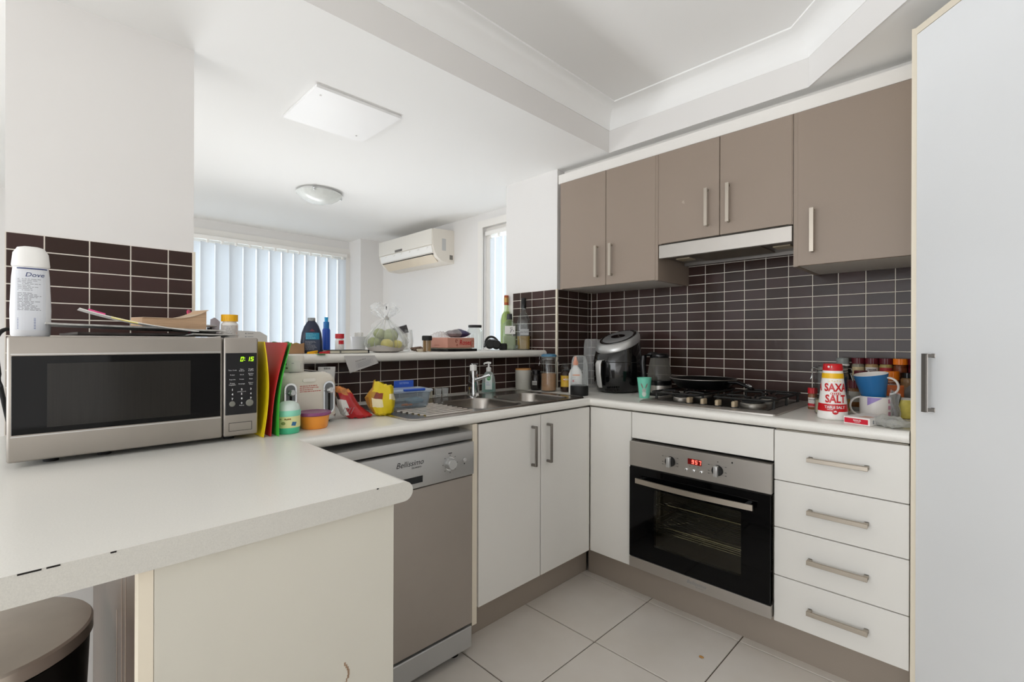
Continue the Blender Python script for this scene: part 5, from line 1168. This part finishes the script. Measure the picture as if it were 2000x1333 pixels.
# kettle
t=base('kettle','glass kettle with a black handle and lid beside the air fryer','kettle',.618,-.250,WZ)
O('power_base',lathe(BM(),[(.066,0),(.067,.010),(.06,.014)],32),BLACK,t,40); O('steel_base',lathe(BM(),[(.058,.014),(.060,.016),(.060,.052)],36),STEEL,t,40); O('band',lathe(BM(),[(.0605,.052),(.062,.056),(.062,.075),(.060,.077)],36),BLACK,t,40)
O('glass_body',lathe(BM(),[(.060,.076),(.061,.085),(.056,.13),(.048,.175),(.044,.192)],36,cap0=False,cap1=False),film('kettle_glass','#7d7a74',.28,.06,'#c9c6c0'),t,60)
O('collar',lathe(BM(),[(.045,.190),(.047,.194),(.046,.206),(.040,.212),(0,.214)],36),BLACK,t,40)
bm=BM(); P=[(-.020,0,.206),(-.056,.0,.210),(-.078,0,.200),(-.083,0,.165),(-.078,0,.10),(-.070,0,.03),(-.064,0,.018)]
L=[[(x+.016*math.cos(a)*(1 if i>1 else .6),y+.016*math.sin(a),z+(.012*math.cos(a) if i<2 else 0)) for a in [2*PI*k_/14 for k_ in range(14)]] for i,(x,y,z) in enumerate(P)]
rings(bm,L); bmesh.ops.recalc_face_normals(bm,faces=bm.faces); O('handle',bm,BLACK,t,50)
t=base('mint_cup','mint plastic cup with a rabbit drawing beside the cooktop','cup',.628,-.415,WZ)
MC=mat('mint_plastic','#74ccb2',.4); sec=[(0,.0235,.0235,2),(.002,.0245,.0245,2),(.096,.0345,.0345,2)]
O('cup_wall',loft(BM(),sec+[(.098,.0345,.0345,2),(.098,.033,.033,2),(.004,.023,.023,2)],40),MC,t,50)
f=on(sec,.0008)
def el(bm,cx,cz,rx,rz,rot=0,k_=14):
    bm.faces.new([bm.verts.new(f(cx+rx*math.cos(a)*math.cos(rot)-rz*math.sin(a)*math.sin(rot),cz+rx*math.cos(a)*math.sin(rot)+rz*math.sin(a)*math.cos(rot))) for a in [2*PI*i/k_ for i in range(k_)]])
bm=BM(); el(bm,-.001,.020,.010,.013); O('rabbit_print',bm,mat('pale_rabbit','#c9d6cc',.5),t,0)
f=on(sec,.0011); bm=BM(); el(bm,-.001,.038,.0095,.010); O('rabbit_print',bm,mat('grey_rabbit','#b3b8ae',.5),t,0)
bm=BM(); el(bm,-.011,.060,.0032,.013,.35); el(bm,.010,.060,.0032,.013,-.35); O('rabbit_ears',bm,mat('ear_brown','#8a8076',.5),t,0)
f=on(sec,.0015); bm=BM(); el(bm,-.005,.042,.0011,.0013); el(bm,.003,.042,.0011,.0013); el(bm,-.001,.036,.0016,.001); O('rabbit_face',bm,PRINTK,t,0)
# frying pan
t=T('frying_pan','black frying pan on the rear left burner, handle to the right','frying pan',(.845,-.245,ZW+.0515),math.radians(-22))
O('pan_body',lathe(BM(),[(.105,0),(.115,.004),(.148,.042),(.152,.046),(.150,.047),(.144,.043),(.112,.008),(.0,.006)],56),mat('nonstick','#121212',.3,bump=.12,bscale=160),t,50)
bm=BM(); tube(bm,[(.1515*math.cos(a),.1515*math.sin(a),.0468) for a in [2*PI*i/56 for i in range(57)]],.0012,6,False); O('bare_rim',bm,STEEL,t,60)
bm=BM(); P=[(.125,0,.030),(.165,0,.040),(.21,0,.042),(.26,0,.030),(.285,0,.020)]
L=[[(x,y+w_*math.cos(a),z+h_*math.sin(a)) for a in [2*PI*k_/14 for k_ in range(14)]] for (x,y,z),w_,h_ in zip(P,(.012,.011,.013,.015,.010),(.006,.007,.008,.008,.005))]
rings(bm,L); O('handle',bm,BLACK,t,50)
O('handle_loop',tube(BM(),[(.255,-.006,.0385),(.275,-.006,.0315),(.279,.0,.030),(.275,.006,.0315),(.255,.006,.0385)],.0012,6),CHROME,t,50)

# ================================================================== RIGHT END OF THE COUNTER
t=base('salt_shaker','white and red tapered table salt container in front of the big clip jar','salt container',1.428,-.492,WZ)
sec=[(0,.043,.043,2),(.004,.047,.047,2),(.010,.0475,.0475,2),(.172,.0305,.0305,2)]
O('body',loft(BM(),sec,48),mat('salt_white','#eeece8',.3),t,50)
O('cap',loft(BM(),[(.172,.0305,.0305,2),(.174,.0312,.0312,2),(.194,.029,.029,2),(.196,.027,.027,2)],40),mat('salt_red','#c4161f',.3),t,40)
def band(z0,z1,m,name,e=.0006,k_=None):
    g=lambda z:.0475-(z-.010)*(.0475-.0305)/.162+e
    O(name,rings(BM(),[[(g(z)*math.cos(2*PI*i/48),g(z)*math.sin(2*PI*i/48),z) for i in range(48)] for z in (z0,z1)],False,False),m,t,60)
SR=bpy.data.materials['salt_red']
band(.030,.056,SR,'red_band'); band(.145,.163,mat('salt_yellow','#ecb914',.35),'yellow_band')
for w_,z,s_,x in (('SAXA',.1125,.0375,.011),('SALT',.073,.0375,.010)): O('lettering',wrap(text_bm(w_,s_,bold=.0012,sx=.80),around(sec),x,z),SR,t,0)
O('lettering',wrap(text_bm('A',.0375,bold=.0012,sx=.80),around(sec),-.050,.1125),SR,t,0)
O('lettering',wrap(text_bm('TABLE SALT',.0125,bold=.0003,sx=.9),on(sec,.0016),.006,.045),PRINTW,t,0); text_lines(t,[(a,b+.001,c+.001,d) for a,b,c,d in sec],.034,.0375,.036,1,PRINTW,.0008)
f=on(sec,.0013); bm=BM()
for a0 in range(40):
    a,b=2*PI*a0/40,2*PI*(a0+1)/40
    bm.faces.new([bm.verts.new(f(.008+q*.0155*math.cos(c),.0925+q*.0062*math.sin(c))) for q,c in ((1,a),(1,b),(.88,b),(.88,a))])
O('emblem_ring',bm,SR,t,0); bm=BM()
for i in range(4): el(bm,.000+.0055*i,.0925,.0018,.003)
O('emblem_marks',bm,SR,t,0)
bm=BM(); f=on(sec,.0018); el(bm,.008,.030,.0095,.0095,0,24); O('round_badge',bm,SR,t,0); bm=BM(); f=on(sec,.0023); bm.faces.new([bm.verts.new(f(.008+a,.030+b)) for a,b in ((-.0055,-.001),(-.003,.003),(.001,.004),(.004,.002),(.0055,-.002),(.002,-.001),(-.002,-.002))]); O('badge_mark',bm,PRINTW,t,0)
bm=BM(); f=on(sec,.0010)
for i in range(5): el(bm,-.010+.008*i,.135+.002*(i%2),.0028,.0022)
O('pale_print',bm,mat('pale_yellow_print','#eedfa8',.5),t,0)
f=on([(.172,.0312,.0312,2),(.196,.029,.029,2)],.0012); bm=BM(); el(bm,-.012,.186,.0035,.0035); bm.faces.new([bm.verts.new(f(a,b)) for a,b in ((-.004,.1825),(-.002,.1825),(-.002,.1895),(-.004,.1895))]); O('cap_print',bm,PRINTW,t,0)
clip_jar('wide clear clip top jar with a little flour behind the salt',1.400,-.375,.055,.188,.055,mat('flour','#d8c8a8',.9),GLASS)
t=base('spice_jar','small red capped cinnamon jar left of the wide clip jar','spice jar',1.312,-.265,WZ,group='spice jars')
def spice(t,capm,h=.098,r_=.0235,labm=None,fill='#7a5a38',capf=.26,word=None,lz=(.25,.62)):
    sec=[(0,r_*.95,r_*.95,2),(.003,r_,r_,2),(h*(1-capf)*.9,r_,r_,2),(h*(1-capf),r_*.85,r_*.85,2)]
    nm='spice_'+fill.strip('#'); fm=bpy.data.materials.get(nm) or mat(nm,fill,.2,vary=.2,vscale=90)
    O('jar_wall',loft(BM(),sec,24),fm,t,40)
    n_=44; bm=rings(BM(),[[((r_*1.0+(.0006 if k_%2 else 0))*math.cos(2*PI*k_/n_),(r_*1.0+(.0006 if k_%2 else 0))*math.sin(2*PI*k_/n_),z) for k_ in range(n_)] for z in (h*(1-capf),h)]); O('cap',bm,capm,t,0)
    if labm:
        O('label',patch(sec,-r_*.94,r_*.94,h*lz[0],h*lz[1],12,2),labm,t,0)
        if word: O('lettering',wrap(text_bm(word,r_*.36,bold=.0002),on(sec,.0012),0,h*(lz[1]-.10)),mat('spice_print','#4a2a3a',.5) if 'spice_print' not in bpy.data.materials else bpy.data.materials['spice_print'],t,0)
        text_lines(t,[(a,b+.0006,c+.0006,d) for a,b,c,d in sec],r_*1.3,h*(lz[1]-.2),h*(lz[0]+.06),3,PRINTG,.0007,seed=int(r_*1e5))
    return t
LW=mat('spice_label_white','#dcd8d2',.5); LT=mat('spice_label_tan','#c9b78f',.5); LRW=mat('spice_label_red','#b03038',.5)
spice(t,REDPL,.086,.0165,LW,'#8a5a3a',.26,'CINNAMON',(.12,.55)); O('label_band',patch([(0,.0165,.0165,2),(.09,.0165,.0165,2)],-.0158,.0158,.012,.024,12,2,.001),PRINTR,t,0)
# spice rack
t=T('spice_rack','three tier grey spice rack against the tiles','rack',(1.52,-.004,WZ),0)
GR=mat('rack_grey','#8d8b87',.4,metal=.3); zt_=(.006,.058,.108)
for i,(ya,yb) in enumerate(((-.200,-.142),(-.142,-.082),(-.082,-.020))):
    O('step',bx(-.118,.118,ya,yb,zt_[i]-.004,zt_[i],.001,1),GR,t,0); O('riser',bx(-.118,.118,ya,ya+.003,0 if i==0 else zt_[i-1],zt_[i]-.004),GR,t,0)
O('front_lip',bx(-.118,.118,-.203,-.200,0,.016,.001,1),GR,t,0)
for x in (-.119,.116): O('side',lay(prism(BM(),[(-.203,0),(-.203,.012),(-.145,.012),(-.145,.064),(-.085,.064),(-.085,.114),(-.018,.114),(-.018,0)],0,.003),Matrix.Translation((x,0,0))@Matrix(((0,0,1,0),(1,0,0,0),(0,1,0,0),(0,0,0,1)))),GR,t,0)
Z3,Z2,Z1=WZ+.1085,WZ+.0585,WZ+.0065
def sj(label,x,y,z,capm,labm,fill,word=None,h=.098,r_=.0228,capf=.24):
    t=base('spice_jar',label,'spice jar',x,y,z,group='spice jars'); return spice(t,capm,h,r_,labm,fill,capf,word)
sj('maroon capped spice jar with a tan label at the left of the rear row',1.431,-.050,Z3,MAROON,LT,'#8a8474')
sj('maroon capped spice jar labelled GROUND GINGER in the rear row',1.478,-.050,Z3,MAROON,LW,'#b09468','GINGER')
sj('maroon capped spice jar half hidden at the middle of the rear row',1.5245,-.046,Z3,MAROON,LRW,'#a8975c')
sj('orange capped spice jar in the rear row',1.5715,-.050,Z3,ORANGEP,mat('amber_glass','#7a3c1c',.3),'#6a3418')
sj('all maroon spice jar at the right end of the rear row',1.6185,-.050,Z3,MAROON,MAROON,'#4c1620')
sj('maroon capped spice jar at the left of the middle row',1.450,-.112,Z2,MAROON,LW,'#8c8c84')
sj('maroon capped spice jar behind the blue mug in the middle row',1.5025,-.112,Z2,MAROON,LT,'#5c3a24')
sj('orange capped spice jar with a white label in the middle row',1.551,-.112,Z2,ORANGEP,LW,'#a8663a','MIXED',.100,.0245,.34)
t=sj('square brown spice jar with a black lid at the right of the middle row',1.604,-.112,Z2,BLACK,mat('brown_spice_label','#8a6a48',.5),'#8e6c46',None,.096,.0255,.2)
sj('maroon capped jar of brown spice at the front left of the rack',1.437,-.172,Z1,MAROON,mat('silver_spice_label','#a9a59c',.5),'#7a4e28',None,.112,.025,.26)
sj('jar of yellow spice partly hidden at the far left of the rack front row',1.4225,-.2275,WZ,mat('clear_grey_cap','#8f8d88',.3),None,'#d0982c',None,.062,.0105,.2)
t=base('pepper_grinder','black pepper grinder with a grey cap left of the spice rack','grinder',1.378,-.060,WZ)
O('body',lathe(BM(),[(.022,0),(.024,.004),(.024,.168),(.021,.172)],28),BLACKM,t,40); O('collar',lathe(BM(),[(.0235,.172),(.0245,.176),(.0235,.180)],28),WHITEP,t,40); O('cap',lathe(BM(),[(.0225,.180),(.0235,.183),(.0230,.203),(.020,.206),(0,.206)],28),mat('grey_cap2','#8a8f8c',.4),t,40)
# mugs
def mug(label,x,y,z,sec,outm,inm,hang,hz,hr,rz,tilt=(0,0)):
    t=T('mug',label,'mug',(x,y,z),rz); t.rotation_euler=(tilt[0],tilt[1],rz)
    O('outside',loft(BM(),[(0,sec[0][1]*.85,sec[0][2]*.85,2)]+sec,44,True,False),outm,t,50)
    O('inside',loft(BM(),[(sec[-1][0],sec[-1][1],sec[-1][2],2),(sec[-1][0]+.0015,sec[-1][1]-.0015,sec[-1][2]-.0015,2),(sec[-1][0],sec[-1][1]-.003,sec[-1][2]-.003,2),(.006,sec[1][1]-.005,sec[1][2]-.005,2)],44,False,True),inm,t,50)
    bm=BM(); r0=sec[-1][1]*.96; P=[]
    for i in range(15):
        a=-PI/2+PI*i/14; rr_=r0+hr*math.cos(a); P.append((rr_*math.cos(hang),rr_*math.sin(hang),hz+hr*1.05*math.sin(a)))
    d=Vector((-math.sin(hang),math.cos(hang),0)); L=[]
    for i,p in enumerate(P):
        a=-PI/2+PI*i/14; nx=Vector((math.cos(hang)*math.cos(a),math.sin(hang)*math.cos(a),math.sin(a)))
        L.append([Vector(p)+d*(.0065*math.cos(q))+nx*(.0035*math.sin(q)) for q in [2*PI*k_/10 for k_ in range(10)]])
    rings(bm,L); bmesh.ops.recalc_face_normals(bm,faces=bm.faces); O('handle',bm,inm,t,60); return t
MW=mat('mug_white','#e6e2de',.2)
mx,my=1.532,-.345; a=face(mx,my)
sec=[(.002,.042,.042,2),(.006,.048,.048,2),(.076,.049,.049,2)]
t=mug('white mug with a purple pennant pattern holding the blue mug',mx,my,WZ,sec,MW,MW,PI+.25,.040,.031,a)
bm=BM(); f=on(sec,.0008)
def poly(bm,pts,k_=8):
    # triangle fan cut into strips so that it hugs the mug
    (x0,z0),(x1,z1),(x2,z2)=pts
    for i in range(k_):
        u,v=i/k_,(i+1)/k_
        q=[f(x0+(x1-x0)*u,z0+(z1-z0)*u),f(x0+(x1-x0)*v,z0+(z1-z0)*v),f(x0+(x2-x0)*v,z0+(z2-z0)*v),f(x0+(x2-x0)*u,z0+(z2-z0)*u)]
        vs=[bm.verts.new(p) for p in q]; bm.faces.new(vs if u>0 else vs[1:])
poly(bm,((.020,.0745),(-.024,.0755),(-.024,.046))); O('pennant_print',bm,mat('lilac_print','#9a86c4',.4),t,0)
bm=BM()
for i in range(3):
    z=.062-.022*i; bm.faces.new([bm.verts.new(f(x_,z_)) for x_,z_ in ((.036,z-.006),(.043,z-.006),(.043,z+.008),(.036,z+.008))])
O('pink_print',bm,mat('mauve_print','#c08a9c',.5),t,0)
sec=[(.002,.033,.033,2),(.006,.036,.036,2),(.094,.0535,.0535,2)]
t=mug('blue mug stacked askew inside the white mug',mx-.004,my+.002,WZ+.064,sec,mat('mug_blue','#2a6ea8',.22),MW,-.35,.050,.028,a,(0,0))
t.rotation_euler=(math.radians(5),math.radians(-7),a)
mug('yellow mug with a white rim at the right end by the pantry',1.607,-.285,WZ,[(.002,.036,.036,2),(.006,.038,.038,2),(.068,.041,.041,2)],mat('mug_yellow','#dfd06a',.3,vary=.25,vscale=28),MW,.4,.036,.022,face(1.6,-.285))
t=T('medicine_box','small white and red medicine box in front of the mugs','box',(1.533,-.523,WZ),math.radians(-18))
BW=mat('carton_white','#e9e5e2',.4); O('carton',bx(-.040,.040,-.062,.062,0,.025,.0006,1),BW,t,0)
O('red_panel',bx(-.0375,.0345,-.0626,-.0621,.004,.020),mat('carton_red','#cc1f36',.4),t,0); O('lettering',lay(text_bm('REGULAR',.0055,bold=.0002),Matrix.Translation((.002,-.063,.014))@FR),PRINTW,t,0); O('lettering',lay(text_bm('TAPERED',.0045),Matrix.Translation((.002,-.063,.0085))@FR),PRINTW,t,0); O('picture_print',bx(.0,.030,-.050,-.010,.0251,.0254),mat('skin_print','#d8b09c',.5),t,0)
bm=BM()
for i in range(5): box(bm,.0401,.0404,-.045+.018*i,-.037+.018*i,.006,.018)
O('fine_print',bm,PRINTG,t,0,kind='stuff')
GF=film('grey_clear_film','#cfd0cc',.34,.15,'#e6e6e2')
t=T('plastic_bag','crumpled clear plastic bag lying at the right end of the worktop','bag',(1.602,-.553,WZ),math.radians(-40))
bm=pillow(.050,.036,.016,9,.5); 
for v in bm.verts: v.co.z=max(.0003,v.co.z+.007*noise.noise(v.co*70)*(v.co.z>.004))
O('film_body',bm,GF,t,18); O('tag',bx(-.012,.004,-.014,.0,.028,.0285),mat('dark_green_tag','#5a6a58',.5),t,0)
t=T('plastic_bag','grey tinted plastic bag draped behind the yellow mug','bag',(1.606,-.212,WZ+.06),face(1.606,-.212))
O('film_body',sheet(BM(),lambda u,v:(-.040+.075*u+.004*math.sin(9*v),.012*math.sin(5*u+3*v)*v,-.055+(.050+.085*u)*v+.004*math.sin(13*u)),12,10,.0006),film('smoky_film','#8e8a88',.55,.2,'#b8b4b0'),t,25)
t=T('snack_packet','orange snack packet in front of the orange capped spice jar','packet',(1.575,-.222,WZ+.062),face(1.575,-.22))
bm=pillow(.026,.048,.013,12,.4); bm.transform(Matrix.Rotation(PI/2-.25,4,'X')); O('pouch',bm,[mat('orange_foil','#d06a34',.35,vary=.2,vscale=40),mat('brown_window','#7a6a54',.3,vary=.3,vscale=60)],t,30)
for p in bpy.data.objects[t.name].children[0].data.polygons:
    if p.center.z<.012 and abs(p.center.x)<.018: p.material_index=1
t=T('herb_bag','clear bag of dark dried herbs squeezed beside the white mug','bag',(1.590,-.352,WZ),face(1.59,-.352))
O('herbs',sheet(BM(),lambda u,v:(-.012+.022*u+.003*math.sin(7*v),.010*math.sin(6*u+4*v),.100*v*(1-.2*u)+.002),8,12,.006),mat('dried_herbs','#4c4636',.6,vary=.6,vscale=70),t,30); O('film_wrap',sheet(BM(),lambda u,v:(-.015+.028*u+.003*math.sin(7*v),-.014+.006*math.sin(6*u+4*v),.105*v*(1-.15*u)+.002),8,12),FILM,t,30)

o=one(O('crumb',blob(BM(),(0,0,.0025),.007,2,.3,3,(1.3,.9,.35)),mat('brown_crumb','#b98a4c',.7),None,40),'tan crumb on the floor tile in front of the oven','crumb'); o.location=(1.067,-.754,.0)
